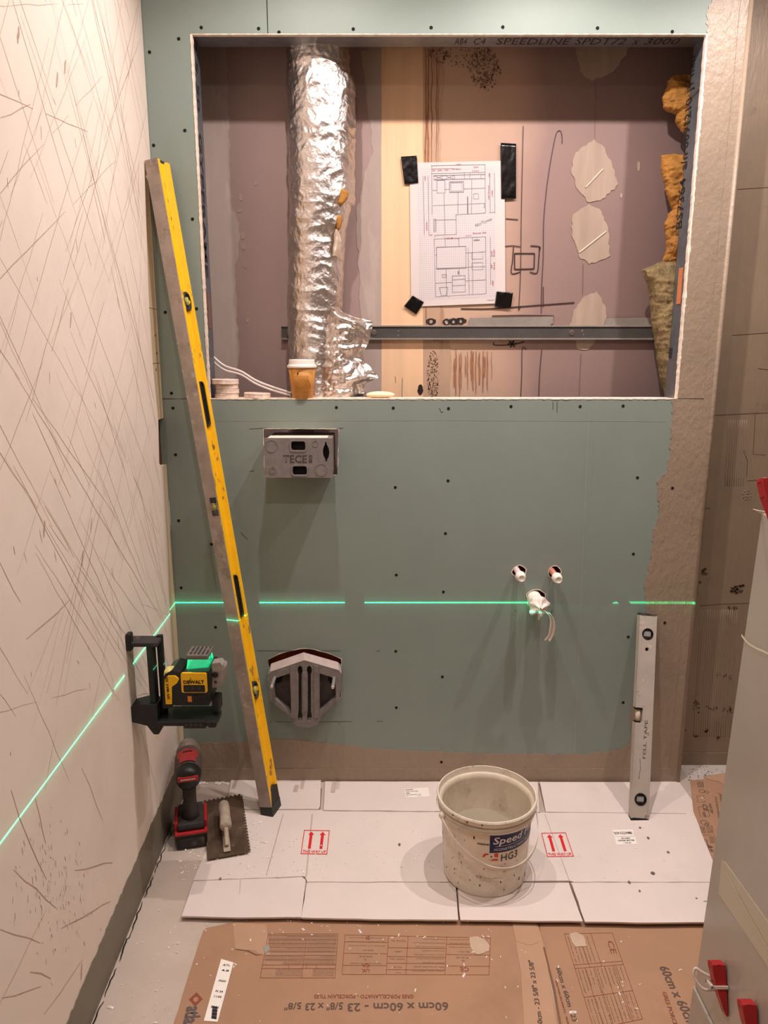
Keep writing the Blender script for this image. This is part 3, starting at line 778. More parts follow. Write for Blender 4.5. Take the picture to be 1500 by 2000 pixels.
# ---- recess wall on the right
RY = .095
wr = struct('wall_right')
bm = B(); box(bm, (XR - .01, RY, 0), (1.62, RY + .04, TOP)); obj('wall_face', bm, m_coat2, wr)
bm = B(); box(bm, (XR + .001, RY - .003, 0), (1.62, RY, F(1400,1470,RY).z)); obj('waterproof_band', bm, m_coat2, wr)
bm = B()
def rl(pts, wd=.0012): line(bm, [F(a, b, RY) for a, b in pts], wd, NF, .0006)
rl([(1392, 811), (1440, 809), (1500, 806)]); rl([(1475, 810), (1471, 887), (1495, 889)]); rl([(1452, 880), (1460, 900), (1458, 930)]); rl([(1460, 939), (1492, 937)])
rl([(1367, 1183), (1410, 1180), (1465, 1178)]); rl([(1430, 655), (1500, 650)]); rl([(1440, 370), (1500, 366)]); rl([(1378, 993), (1387, 992)]); rl([(1480, 720), (1500, 722)])
pieces('scored_line', bm, M('scored line', (70,56,44), .8), wr)
bm = B(); rr = random.Random(9)
for i in range(17):            # comb marks left by the notched trowel
    x = 1370 + i*4.4
    for (y0, y1) in ((1190, 1440), (820, 950)):
        if y0 == 820 and i > 8: continue
        xx = x + (32 if y0 == 820 else 0)
        tube(bm, [F(xx - (yy-1180)*.06, yy, RY) for yy in [y0 + (y1-y0)*k/6 for k in range(7)]], .0012*rr.uniform(.5, 1), 5)
for a in range(8): tube(bm, [F(1459 + 9*math.cos(a*.8+q*.5), 967 + 9*math.sin(a*.8+q*.5), RY) for q in range(2)], .0012, 4)
tube(bm, [F(1459 + 4*math.cos(q), 967 + 4*math.sin(q), RY) for q in range(7)], .0012, 4)
obj('comb_mark', bm, m_coat2, wr, smooth=True, kind='stuff')
bm = B(); YB2 = RY - .0012
for (cx, cy, rx, ry, n, s) in ((1440,1150,12,8,24,.005),(1376,1115,4,6,8,.004),(1367,1138,2,2,3,.003),(1432,1187,10,4,16,.002),(1414,1322,14,7,12,.0025),(1360,1380,6,14,14,.003),(1390,1383,12,4,10,.0025),(1424,1386,12,5,14,.003),(1360,1437,6,2,4,.004),(1381,1430,3,5,4,.004),(1402,1441,3,2,3,.004),(1340,1426,3,1,3,.002)):
    for _ in range(n):
        p = F(cx + rr.uniform(-rx, rx), cy + rr.uniform(-ry, ry), YB2); q = s*rr.uniform(.5, 1.2)
        prism(bm, [rag(circ(p.x, p.z, q, 7, q*.7), q*.3, q, rr.randint(0,99))], wallp(YB2), V((0,.0008,0)))
obj('dried_splash', bm, M('dark splash', (88,70,56), .8, var=.3), wr, kind='stuff')
bm = B()
for yy in (-.2,): box(bm, (1.6, -3.1, 0), (1.64, RY, TOP))
obj('side_face', bm, m_coat2, wr)
# ---- floor, ceiling, rear wall
bm = B(); box(bm, (-.75, -3.2, -.05), (1.7, .3, 0)); fo = obj('floor', bm, m_floor); fo['kind'] = 'structure'
bm = B(); box(bm, (-.75, -3.2, TOP), (1.7, .3, TOP + .05)); fo = obj('ceiling', bm, m_ceil); fo['kind'] = 'structure'
bm = B(); box(bm, (-.75, -3.15, 0), (1.7, -3.1, TOP)); fo = obj('wall_rear', bm, m_rear); fo['kind'] = 'structure'

# ================================================================== THINGS
# ---- cistern access box in the board
tb = thing('cistern_access_box', 'grey foam cistern access box with two windows, set in the green board', 'access box', F(583, 935, 0))
P = .088
bx0, bz1 = F(515, 856, -P).x, F(515, 856, -P).z; bx1, bz0 = F(650, 932, -P).x, F(651, 933, -P).z
cxb = (bx0+bx1)/2; bw = bx1-bx0; bh = bz1-bz0
def bp(u, v): return (bx0 + u*bw, bz1 - v*bh)
def bpl(pts): return [bp(*p) for p in pts]
win1 = rrect(*bp(.398, .305), *bp(.605, .075), .006); win2 = rrect(*bp(.41, .93), *bp(.62, .705), .006)
slot = bpl([(.895,.09),(.915,.09),(.918,.15),(.945,.25),(.955,.36),(.945,.46),(.918,.55),(.915,.60),(.895,.60),(.892,.55),(.868,.46),(.858,.36),(.866,.25),(.892,.15)])
outer = rrect(bx0, bz0, bx1, bz1, .003)
obj('cover', prism(B(), [outer, win1, win2, slot], wallp(-P), V((0, .012, 0))), m_eps, tb)
bm = B(); ins = .003
box(bm, (bx0+ins, -P+.0135, bz0+ins), (bx1-ins, .085, bz1-ins), bev=.003); obj('body', bm, m_eps, tb)
bm = B(); box(bm, (bx0+.006, -P+.015, bz1-ins-.0005), (bx1-.016, -.004, bz1-ins+.0008)); obj('lit_top', bm, m_core, tb, label='pale strip along the top standing for the light on it')  # pale strip paints the light falling on the box top
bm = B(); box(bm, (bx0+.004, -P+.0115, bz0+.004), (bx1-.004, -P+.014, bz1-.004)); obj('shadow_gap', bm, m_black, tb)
bm = B()
for wnd in (win1, win2):
    xs_ = [p[0] for p in wnd]; zs_ = [p[1] for p in wnd]
    prism(bm, [rrect(min(xs_)-.004, min(zs_)-.004, max(xs_)+.004, max(zs_)+.004, .008), wnd], wallp(-P-.0016), V((0,.0017,0)))
pieces('window_rim', bm, m_eps, tb)
bm = B()
for (u, v, r0) in ((.885*.85, .13*1.1, .0085), (.12, .82, .0105), (.12, .82, .006), (.11, .2, .017), (.83, .8, .017)):
    c = bp(u, v); prism(bm, [circ(*c, r0, 24), circ(*c, r0-.0011, 24)], wallp(-P-.0009), V((0,.001,0)))
pieces('moulded_ring', bm, m_eps, tb)
bm = B()
a = bp(.275, .615); b = bp(.625, .615)
text(bm, 'TECE', (a[0], -P, a[1]), (b[0], -P, b[1]), NF, .0205, .018, .0006)
q = bp(.655, .615); s = .0085
prism(bm, [rrect(q[0], q[1], q[0]+s, q[1]+s, .001)], wallp(-P-.0006), V((0,.0005,0)))
prism(bm, [rrect(q[0], q[1]+.0115, q[0]+s, q[1]+.0115+s, .001), rrect(q[0]+.0018, q[1]+.0133, q[0]+s-.0018, q[1]+.0097+s, .0008)], wallp(-P-.0006), V((0,.0005,0)))
obj('moulded_lettering', bm, m_epsd, tb)
# ---- toilet outlet cover
tw = thing('toilet_outlet_cover', 'grey ribbed foam cover over the toilet outlet with two threaded rods', 'outlet cover', F(594, 1420, 0))
PW = .045
def wp(pts, y=-PW): return xz(pts, y)
wout = wp([(524,1318),(528,1312),(592,1290),(597,1290),(662,1309),(667,1316),(663,1368),(626,1399),(625,1404),(621,1413),(610,1419),(596,1421),(582,1419),(572,1413),(568,1404),(567,1399),(529,1370),(526,1360)])
wleft = wp([(534,1326),(566,1315),(569,1394),(537,1365)]); wright = wp([(624,1315),(655,1325),(656,1362),(624,1391)])
def slotp(x):
    return wp([(x-4,1303),(x,1300),(x+4,1303),(x+5,1311),(x+3,1318),(x+3.5,1390),(x+5,1398),(x+4.5,1408),(x-3.5,1409),(x-4.5,1398),(x-3,1390),(x-3,1318),(x-5,1311)])
obj('rim', prism(B(), [wout, wleft, wright, slotp(586), slotp(604)], wallp(-PW), V((0, .05, 0))), m_eps, tw)
obj('back_panel', prism(B(), [xz([(528,1301),(593,1280),(662,1299),(659,1364),(624,1394),(614,1410),(596,1413),(580,1410),(569,1394),(531,1366)], -.02)], wallp(-.022), V((0, .012, 0))), m_epsd, tw)
obj('rib', prism(B(), [wp([(567,1302),(576,1299),(578,1404),(569,1402)], -PW-.003)], wallp(-PW-.003), V((0,.004,0))), m_eps, tw)
obj('rib', prism(B(), [wp([(613,1299),(622,1302),(622,1402),(614,1404)], -PW-.003)], wallp(-PW-.003), V((0,.004,0))), m_eps, tw)
obj('rib', prism(B(), [wp([(591,1313),(599,1313),(600,1390),(592,1390)], -PW-.003)], wallp(-PW-.003), V((0,.004,0))), m_eps, tw)
bm = B()
for pts in ([(537,1310),(549,1310),(553,1320),(550,1330),(543,1334),(536,1330)], [(641,1312),(654,1309),(655,1330),(647,1336),(640,1327)]):
    prism(bm, [rag(xz(pts, -.0225), .001, .006, 3)], wallp(-.0232), V((0,.0008,0)))
pieces('rod_hole', bm, m_black, tw)
for (xa, ya) in ((540.5, 1311), (654.5, 1312)):
    p = F(xa, ya, 0); bm = B()
    prof = []
    for i in range(40): prof.append((.0052 if i % 2 else .0046, -.01 + i*.0029))
    prof += [(.0046, .107), (.0035, .108)]
    lathe(bm, prof, frame((p.x, 0, p.z), NF), 12); obj('threaded_rod', bm, M('zinc rod', (206,204,196), .35, .7, var=.1), tw, smooth=True)
bm = B()     # sloping upper lip of the cover, its lit tone painted as a paler colour
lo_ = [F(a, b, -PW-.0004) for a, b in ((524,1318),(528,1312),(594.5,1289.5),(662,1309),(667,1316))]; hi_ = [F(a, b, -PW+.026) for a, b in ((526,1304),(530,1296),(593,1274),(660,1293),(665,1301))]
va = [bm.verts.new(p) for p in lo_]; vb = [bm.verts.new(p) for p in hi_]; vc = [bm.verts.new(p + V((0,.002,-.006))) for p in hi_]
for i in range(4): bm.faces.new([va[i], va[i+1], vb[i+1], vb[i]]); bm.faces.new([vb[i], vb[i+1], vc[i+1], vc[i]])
obj('upper_lip', bm, M('lit foam', (176,160,152), .7, var=.1, scale=40), tw, label='sloping upper lip coloured paler as if lit')
# ---- capped water pipes and the bagged waste pipe
def pipe(px, py, ln, mat, label):
    p = F(px, py, 0); t = thing('pipe_stub', label, 'pipe', p)
    bm = B(); lathe(bm, [(.0085, -.06), (.0085, ln)], frame(p, NF), 20); obj('pipe', bm, mat, t, smooth=True)
    bm = B(); f = frame(p + NF*(ln-.012), NF)
    lathe(bm, [(.009, 0), (.0135, .002), (.0145, .006), (.0145, .014), (.0132, .0155), (.0132, .019), (.0118, .0215), (.0105, .030), (.0098, .031), (.0078, .031), (.0074, .0295), (.0, .0292)], f, 24, caps=False)
    obj('cap', bm, m_pvc, t, smooth=False)
pipe(1008.5, 1112, .070, m_pexg, 'left one of two white capped water pipes sticking out of the green board')
pipe(1077, 1114, .074, m_copper, 'right one of two white capped water pipes, with a pink copper tube')
wp0 = F(1043, 1167.5, 0)
tp = thing('waste_pipe', 'white waste pipe with its end wrapped in torn plastic film', 'pipe', wp0)
bm = B(); f = frame(wp0, NF)
lathe(bm, [(.0205, -.06), (.0205, .07), (.0185, .07), (.0185, -.05)], f, 28, caps=False); obj('pipe', bm, m_pvc, tp, smooth=True)
bm = B(); rr = random.Random(5)
def bagf(u, v):
    a = 2*PI*u; h = .035 + v*.06
    r = .0208 + .0012*noise.noise(V((math.cos(a)*3, math.sin(a)*3, v*6)))
    if v > .45:
        k = (v-.45)/.55
        r = r + .014*math.sin(min(k*1.6, 1)*PI)*(.6 + .9*noise.noise(V((math.cos(a)*2.2, math.sin(a)*2.2, 2)))) - .0185*max(0, k-.35)/.65
        h += .006*math.sin(5*a+1)*k
    return f @ V((max(r, .0006)*math.cos(a), max(r, .0006)*math.sin(a), h))
grid(bm, bagf, 40, 18, wrap=True); obj('film_wrap', bm, m_bag, tp, smooth=True)
bm = B()
def tail(pts, w0, w1, seed, ny=14):
    P_ = smoothpts(pts, 6)
    def fn(u, v):
        i = min(int(v*(len(P_)-1)), len(P_)-2); t = v*(len(P_)-1) - i; p = P_[i].lerp(P_[i+1], t)
        wd = w0 + (w1-w0)*v; return p + V(((u-.5)*wd*(1+.3*noise.noise(V((v*4, seed, 0)))), .0035*math.sin(u*9+v*3+seed), .003*math.sin(u*12+seed)*v))
    grid(bm, fn, 8, ny)
yb = -.10
tail([F(1058,1188,-.085), F(1069,1196,-.088), F(1077,1206,-.085), F(1079,1222,-.078), F(1076,1240,-.074), F(1069,1251,-.072)], .006, .019, 1)
tail([F(1053,1196,-.075), F(1053,1204,-.073), F(1053,1211,-.07)], .012, .006, 4, 6)
pieces('film_tail', bm, m_bag, tp, smooth=True)
# ---- the two spirit levels
def axis_frame(p0, p1, depthdir):
    a = (p1-p0); ln = a.length; z = a.normalized(); d = V(depthdir); d = (d - z*d.dot(z)).normalized(); x = d.cross(z)
    m = Matrix((x, d, z)).transposed().to_4x4(); m.translation = p0; return m, ln   # local x = across, y = depth, z = along
p0 = G(511, 1595, .0); p1 = F(282, 313, -.066)
tl = thing('spirit_level', 'long yellow spirit level with scuffed grey edge leaning into the left corner', 'spirit level', p0)
ang = math.radians(16)
FR, LN1 = axis_frame(p0, p1, (math.sin(ang), math.cos(ang), 0))
W, D = .036, .058
def at(m, x, y, z): return m @ V((x, y, z))
bm = B()
sec = [(0, .0022), (W, .0022), (W, .013), (W-.007, .017), (W-.007, .041), (W, .045), (W, D), (0, D), (0, .045), (.007, .041), (.007, .017), (0, .013)]
cvn = .585*LN1   # centre vial notch
prism(bm, [sec], lambda a, b: FR @ V((a, b, .028)), FR.to_3x3() @ V((0, 0, LN1 - .03)))
obj('body', bm, m_yel, tl)
zc = (975+1010)/2
def along(py):     # fraction along the level for a picture row
    best = 0; bd = 1e9
    for i in range(401):
        q = p0.lerp(p1, i/400); d = q - CAM; dep = d.y*CT - d.z*ST; yy = 1000 - FPX*((d.z*CT + d.y*ST)/dep)
        if abs(yy-py) < bd: bd = abs(yy-py); best = i/400
    return best*LN1
n0, n1 = along(1008), along(974)
bm = B()
box(bm, (0, 0, .028), (W, .003, n0), FR); box(bm, (0, 0, n1), (W, .003, LN1 - .001), FR)
box(bm, (0, 0, n0 - .0005), (.016, .003, n1 + .0005), FR)
box(bm, (W-.004, 0, n0 - .0005), (W, .003, n1 + .0005), FR)
obj('measuring_edge', bm, m_mill, tl)
bm = B(); box(bm, (.015, -.0015, n0 - .002), (W-.003, .002, n0 + .012), FR); box(bm, (.015, -.0015, n1 - .012), (W-.003, .002, n1 + .002), FR)
pieces('vial_holder', bm, m_blkd, tl)
bm = B(); tube(bm, [at(FR, W*.66, .006, n0), at(FR, W*.66, .006, n1)], .0075, 12); obj('vial', bm, m_vial, tl, smooth=True)
bm = B()
for q in (-.009, -.0045, .0045, .009): 
    z = (n0+n1)/2 + q; tube(bm, [at(FR, W*.66, .006, z), at(FR, W*.66, .006, z + .001)], .0078, 12)
obj('vial_mark', bm, m_black, tl)
def handhole(pa, pb, name):
    za, zb_ = along(pb), along(pa); r = .0125; pts = []
    for i in range(9): t = PI + PI*i/8; pts.append((.029 + r*math.cos(t), za + r + r*math.sin(t)))
    for i in range(9): t = PI*i/8; pts.append((.029 + r*math.cos(t), zb_ - r + r*math.sin(t)))
    pin = [(.029 + (a-.029)*.78, (za+zb_)/2 + (b-(za+zb_)/2)*.965) for a, b in pts]
    rim = obj(name, prism(B(), [pts, pin], lambda a, b: FR @ V((W-.0075, a, b)), FR.to_3x3() @ V((.006, 0, 0))), m_blkd, tl)
    bm = B(); prism(bm, [pin], lambda a, b: FR @ V((W-.0068, a, b)), FR.to_3x3() @ V((.0006, 0, 0))); obj('opening', bm, m_blk, rim)
handhole(748, 840, 'hand_hole'); handhole(1130, 1214, 'hand_hole')
def rvial(py, r=.026):
    z = along(py); f2 = FR @ Matrix.Translation((W - .008, .029, z)) @ Matrix.Rotation(PI/2, 4, 'Y')
    bm = B(); lathe(bm, [(r*.99, 0), (r, .007), (r*.8, .0085), (r*.7, .003), (0, .003)], f2, 28, caps=False, sx=1.25); rm = obj('vial_ring', bm, m_blkd, tl, smooth=False)
    bm = B(); tube(bm, [f2 @ V((-r*.5, 0, .004)), f2 @ V((r*.5, 0, .004))], .006, 10); obj('vial', bm, m_vial, rm, smooth=True)
rvial(590, .020); rvial(1355, .021)
bm = B(); box(bm, (-.0008, -.0008, 0), (W + .0008, D + .001, .030), FR, .002); obj('end_cap', bm, m_blk, tl)
bm = B(); r_ = along(1543)
prism(bm, [[(.004, .03), (D-.003, .03), (D-.004, r_*.9), (.034, r_), (.012, r_*.8)]], lambda a, b: FR @ V((W-.006, a, b)), FR.to_3x3() @ V((.0072, 0, 0)))
obj('end_plug', bm, m_blkd, tl)
bm = B(); box(bm, (.006, .012, LN1 - .006), (W-.006, D-.012, LN1 + .0005), FR); obj('top_bore', bm, m_blkd, tl)
# short silver level
q0 = G(1232, 1606, 0); q1 = F(1250, 1197, -.024)
t2l = thing('spirit_level', 'short silver spirit level with round vials propped against the taupe wall edge', 'spirit level', q0)
F2, LN2 = axis_frame(q0, q1, (0, 1, 0))
W2, D2 = .0505, .022
def al2(py):
    best = 0; bd = 1e9
    for i in range(401):
        q = q0.lerp(q1, i/400); d = q - CAM; dep = d.y*CT - d.z*ST; yy = 1000 - FPX*((d.z*CT + d.y*ST)/dep)
        if abs(yy-py) < bd: bd = abs(yy-py); best = i/400
    return best*LN2
ca, cb = al2(1411), al2(1382)
sec2 = [(0, .012), (W2, .012), (W2, LN2-.006), (0, LN2-.006), (0, cb), (.019, cb), (.021, cb-.004), (.021, ca+.004), (.019, ca), (0, ca)]
v1, v2, hh = al2(1237), al2(1560), al2(1267)
def hc(z, r): return circ(W2*.5, z, r, 28)
bm = prism(B(), [sec2, hc(v1, .0165), hc(v2, .0175), hc(hh, .0055)], lambda a, b: F2 @ V((a, 0, b)), F2.to_3x3() @ V((0, D2, 0)))
obj('body', bm, m_silv, t2l)
bm = B()
for s in (0, W2 - .004): 
    box(bm, (s, -.0012, .012), (s + .004, .0002, ca if s == 0 else LN2-.006), F2)
box(bm, (0, -.0012, cb), (.004, .0002, LN2-.006), F2)
pieces('edge_rail', bm, m_silv, t2l)
for z, r in ((v1, .0165), (v2, .0175)):
    bm = prism(B(), [hc(z, r), hc(z, r-.0028)], lambda a, b: F2 @ V((a, -.0014, b)), F2.to_3x3() @ V((0, .012, 0))); rg = obj('vial_ring', bm, m_blk, t2l)
    bm = B(); prism(bm, [hc(z, r-.002)], lambda a, b: F2 @ V((a, .010, b)), F2.to_3x3() @ V((0, .002, 0))); obj('vial_back', bm, M('vial bed', (196,186,176), .5, var=.2, scale=90), rg)
    bm = B(); box(bm, (W2*.5-.0105, .002, z-.0075), (W2*.5+.0105, .010, z+.0075), F2, .001); obj('vial', bm, M('grey vial', (150,148,146), .15, var=.2, scale=100), rg)
    bm = B()
    for s in (-.0115, .0095): box(bm, (W2*.5-.010, .0008, z+s), (W2*.5+.010, .006, z+s+.002), F2)
    pieces('vial_clip', bm, m_blkd, rg)
bm = B(); prism(bm, [hc(hh, .0055)], lambda a, b: F2 @ V((a, .006, b)), F2.to_3x3() @ V((0,.002,0)));  obj('hanging_hole', bm, m_black, t2l)
bm = B(); box(bm, (.001, .003, ca-.001), (.017, .019, ca+.004), F2); box(bm, (.001, .001, cb-.006), (.021, .019, cb+.001), F2); pieces('vial_holder', bm, m_blk, t2l)
bm = B(); tube(bm, [at(F2, .011, .011, ca+.003), at(F2, .011, .011, cb-.005)], .0075, 12); obj('vial', bm, M('clear vial', (206,186,166), .15, var=.1), t2l, smooth=True)
bm = B(); box(bm, (-.0006, -.0012, 0), (W2+.0006, D2+.001, .0135), F2, .0018); obj('end_cap', bm, m_blk, t2l)
bm = B(); box(bm, (.0006, -.0008, LN2-.0065), (W2-.0006, D2, LN2), F2, .001); obj('end_cap', bm, m_blkd, t2l)
bm = B(); nz2 = -(F2.to_3x3() @ V((0,1,0)))
za, zb_ = al2(1480), al2(1405)
text(bm, 'FELL TAPE', at(F2, .034, -.0002, za), at(F2, .036, -.0002, zb_), nz2, .0085, 0)
line(bm, [at(F2, .018, 0, al2(1480)), at(F2, .021, 0, al2(1500)), at(F2, .017, 0, al2(1520))], .0012, nz2, .0006)
obj('scratched_text', bm, m_inkg, t2l)
# ---- cross-line laser and its wall bracket
ty = -.45
tm = thing('laser_bracket', 'black magnetic wall bracket holding the laser on the cream wall', 'bracket', L(290, 1408) + V((.03,0,0)))
bm = B()
def lw(x, y, z): return V((lx(y) + x, y, z))
def bxw(bm, x0, x1, y0, y1, z0, z1, bev=.002): 
    return box(bm, (x0, y0, z0), (x1, y1, z1), Matrix.Translation((lx((y0+y1)/2), 0, 0)), bev)
zt_ = L(262, 1228).z
zA = .672; 
arm_z = .655
bxw(bm, 0, .072, -.475, -.428, arm_z-.010, arm_z+.0, .002); obj('top_arm', bm, m_blkd, tm)
bm = B(); bxw(bm, 0, .012, -.478, -.455, arm_z-.02, arm_z+.022, .004); obj('wall_pad', bm, m_blk, tm)
bm = B(); bxw(bm, .044, .058, -.470, -.440, .455, arm_z-.006, .003); bxw(bm, .060, .074, -.440, -.428, .432, arm_z+.004, .002); obj('post', bm, m_blk, tm)
bm = B()
prism(bm, [[(0, .495), (.03, .503), (.062, .500), (.062, .425), (.050, .425), (.036, .447), (.0, .457)]], lambda a, b: V((lx(-.45)+a, -.476, b)), V((0, .045, 0))); obj('foot', bm, m_blk, tm)
bm = B()
lathe(bm, [(.012, -.030), (.036, -.026), (.044, -.016), (.044, .004), (.036, .012), (.02, .016)], frame((lx(-.45)+.052, -.452, .538), V((1,0,0))), 28); obj('turntable', bm, m_blk, tm, smooth=True)
bm = B(); lathe(bm, [(.038, 0), (.040, .006), (.036, .024), (.028, .026)], frame((lx(-.45)+.068, -.45, .537), V((1,0,0))), 28); obj('magnet_disc', bm, m_blkd, tm, smooth=True)
bm = B(); box(bm, (-.532, -.488, .452), (-.405, -.405, .463), bev=.003); box(bm, (-.470, -.492, .448), (-.418, -.48, .466), bev=.003)
box(bm, (-.415, -.485, .446), (-.395, -.42, .462), bev=.004); obj('platform', bm, m_blk, tm)
bm = B()
for i in range(4): lathe(bm, [(.0045, 0), (.005, .0012), (.003, .002)], frame((-.463 + i*.0115, -.4925, .457), NF), 10)
pieces('bolt', bm, m_blkd, tm)
tz = thing('line_laser', 'yellow and black green line laser with battery, mounted on the black bracket', 'laser level', V((-.45, -.45, .463)))
YF = -.470
def lp(pts, y=YF): return xz(pts, y)
# battery pack
bm = B(); prism(bm, [lp([(318,1328),(322,1317),(336,1310),(352,1314),(356,1322),(350,1334),(338,1340),(336,1382),(318,1384)], -.463)], wallp(-.463), V((0, .075, 0))); obj('battery', bm, m_blk, tz)
bm = B(); prism(bm, [rag(lp([(322,1326),(328,1320),(342,1320),(350,1326),(346,1334),(336,1341),(336,1375),(324,1375),(322,1345)], -.4655), .0002, .01, 1)], wallp(-.4665), V((0, .004, 0))); bt_ = obj('battery_panel', bm, m_yel, tz)
bm = B(); a = F(332, 1366, -.4666); b = F(327.5, 1322, -.4666); text(bm, '20V MAX XR', a, b, NF, .006, .02); obj('printed_text', bm, m_black, bt_)
bm = B(); box(bm, (-.520, -.462, .556), (-.488, -.425, .580), bev=.010); obj('battery_latch', bm, M('pale yellow lacquer', (214,196,120), .4, var=.2, scale=60), tz)
# body
bm = B(); prism(bm, [lp([(337,1340),(352,1322),(356,1315),(408,1311),(413,1318),(412,1352),(408,1378),(338,1378)], -.466)], wallp(-.466), V((0, .085, 0))); obj('body', bm, m_blk, tz)
bm = B(); prism(bm, [rrect(F(355,1353,YF).x, F(355,1353,YF).z, F(403,1315,YF).x, F(403,1315,YF).z, .004)], wallp(YF), V((0, .006, 0))); pn = obj('front_panel', bm, m_yel, tz)
bm = B(); text(bm, 'DEWALT', F(358.5, 1335.3, YF), F(399, 1335, YF), NF, .0082, .035, .0008); obj('printed_text', bm, m_black, pn)
bm = B(); prism(bm, [rrect(F(359,1351,YF).x, F(359,1351.5,YF).z, F(400,1338,YF).x, F(400,1338,YF).z, .002)], wallp(YF-.0008), V((0, .001, 0))); kp = obj('keypad', bm, m_blk, pn)
for x in (366, 377.5, 389):
    bm = B(); p = F(x, 1344.5, YF-.001); lathe(bm, [(.0045, 0), (.005, .0008), (.0042, .0012), (0, .0012)], frame(p, NF), 14, caps=False); obj('button', bm, m_blkd, kp)
bm = B(); box(bm, (F(366,1372,-.467).x, -.468, F(366,1372,-.467).z), (F(402,1359,-.467).x, -.462, F(402,1359,-.467).z), bev=.001); gr = obj('vent', bm, m_blkd, tz)
bm = B(); box(bm, (F(367,1370,-.469).x, -.4688, F(367,1371,-.469).z), (F(374,1360,-.469).x, -.464, F(374,1360,-.469).z)); obj('orange_slot', bm, M('orange plastic', (222,130,30), .5), gr)
for i in range(5):
    x = 378 + i*5; bm = B(); a = F(x, 1371, -.4685); b = F(x+2, 1360, -.4685); box(bm, (a.x, -.4692, a.z), (b.x, -.466, b.z)); obj('slat', bm, m_blk, gr)
# lower right feet and the clear front window
bm = B(); box(bm, (F(410,1375,-.47).x, -.455, .470), (F(423,1345,-.47).x, -.415, .505), bev=.003); obj('side_guard', bm, m_blk, tz)
bm = B(); a = F(413, 1343, -.455); b = F(433, 1297, -.455)
prism(bm, [lp([(414,1311),(430,1310),(434,1314),(432,1338),(424,1343),(413,1343)], -.455)], wallp(-.455), V((0, .06, 0))); prism(bm, [lp([(414,1296),(430,1294),(434,1300),(434,1312),(414,1312)], -.456)], wallp(-.456), V((0, .028, 0))); fw = obj('front_window', bm, M('smoky clear plastic', (150,138,132), .12, var=.2, scale=60), tz)
bm = B(); lathe(bm, [(.006, 0), (.007, .001), (.004, .002), (0, .0015)], frame(F(420.5, 1318, -.457), NF), 16, caps=False); lathe(bm, [(.0035, 0), (.002, .002)], frame(F(421, 1332, -.457), NF), 12); obj('lens', bm, m_blk, fw)
# beam dome: shoulder, green window with posts, cap
S0 = LASER
bm = B(); box(bm, (S0.x-.036, S0.y-.034, .552), (S0.x+.045, S0.y+.036, .572), bev=.006); obj('dome_base', bm, m_blk, tz)
bm = B(); box(bm, (S0.x+.022, S0.y-.030, .560), (S0.x+.044, S0.y+.03, .5795), bev=.005); obj('yellow_shoulder', bm, m_yel, tz)
bm = B()
wq = lambda k, z: [V((S0.x-.030+k, S0.y-.030+k, z)), V((S0.x+.024-k, S0.y-.030+k, z)), V((S0.x+.024-k, S0.y+.028-k, z)), V((S0.x-.030+k, S0.y+.028-k, z))]
ra = [bm.verts.new(p) for p in wq(0, .572)]; rb = [bm.verts.new(p) for p in wq(.004, .600)]
for i in range(4): bm.faces.new([ra[i], ra[(i+1)%4], rb[(i+1)%4], rb[i]])
obj('beam_window', bm, m_win, tz)
bm = B()
tgt = F(692, 1176) - S0; dr = V((tgt.x, tgt.y, 0)).normalized()*.027
tube(bm, [S0 + V((dr.x, dr.y, -.016)), S0 + V((dr.x, dr.y, .014))], .0011, 8)
tgt = L(221, 1352) - S0; dr = V((tgt.x, tgt.y, 0)).normalized()*.031
tube(bm, [S0 + V((dr.x, dr.y, -.016)), S0 + V((dr.x, dr.y, .014))], .0009, 8)
pieces('window_post', bm, m_blk, tz)
bm = B(); box(bm, (S0.x-.029, S0.y-.029, .600), (S0.x+.023, S0.y+.027, .612), bev=.003); cp = obj('dome_cap', bm, M('grey ribbed cap', (112,104,96), .6, var=.15, scale=40), tz)
for i in range(5):
    bm = B(); x = S0.x - .022 + i*.0095; box(bm, (x, S0.y-.024, .6115), (x+.005, S0.y+.022, .6132), bev=.0006); obj('cap_rib', bm, m_blkd, cp)
# ---- cordless drill standing on its battery
dbase = G(370, 1652, 0)
rz = Matrix.Translation(dbase + V((-.0, .03, 0))) @ Matrix.Rotation(math.radians(14), 4, 'Z')
td = thing('cordless_drill', 'red and black dusty cordless drill standing on its battery in the corner', 'drill', dbase + V((0,.03,0)))
def dbx(lo, hi, bev, name, mat, par=td): return obj(name, box(B(), lo, hi, rz, bev), mat, par)
bat = dbx((-.041, -.045, .002), (.041, .068, .052), .006, 'battery', m_blk)
dbx((-.043, -.048, .044), (.043, .070, .052), .003, 'battery_band', m_redc, bat)
dbx((-.0435, -.030, .045), (-.034, .05, .074), .004, 'battery_clip', m_redc, bat); dbx((.034, -.030, .045), (.0435, .05, .074), .004, 'battery_clip', m_redc, bat)
dbx((-.030, -.047, .010), (.034, -.043, .034), .001, 'battery_latch', m_blkd, bat)
dbx((-.036, -.040, .052), (.036, .064, .072), .008, 'handle_foot', m_blkd)
bm = B(); tube(bm, [rz @ V(p) for p in ((0, .0, .062), (0, .002, .09), (0, .006, .12), (0, .012, .15), (0, .02, .178))], [.026, .0185, .0175, .0185, .023], 16); obj('handle', bm, M('dark rubber grip', (60,52,48), .8, var=.2, scale=30, layers=[((120,104,92), 18, .58, .74, .4, O1)]), td, smooth=True)
bm = B(); hm = rz @ frame((0, -.035, .198), V((0,1,0.02)))
lathe(bm, [(.0, -.004), (.020, -.003), (.029, .003), (.0335, .014), (.0345, .03), (.0345, .034)], hm, 28, caps=False); obj('rear_cap', bm, m_blk, td, smooth=True)
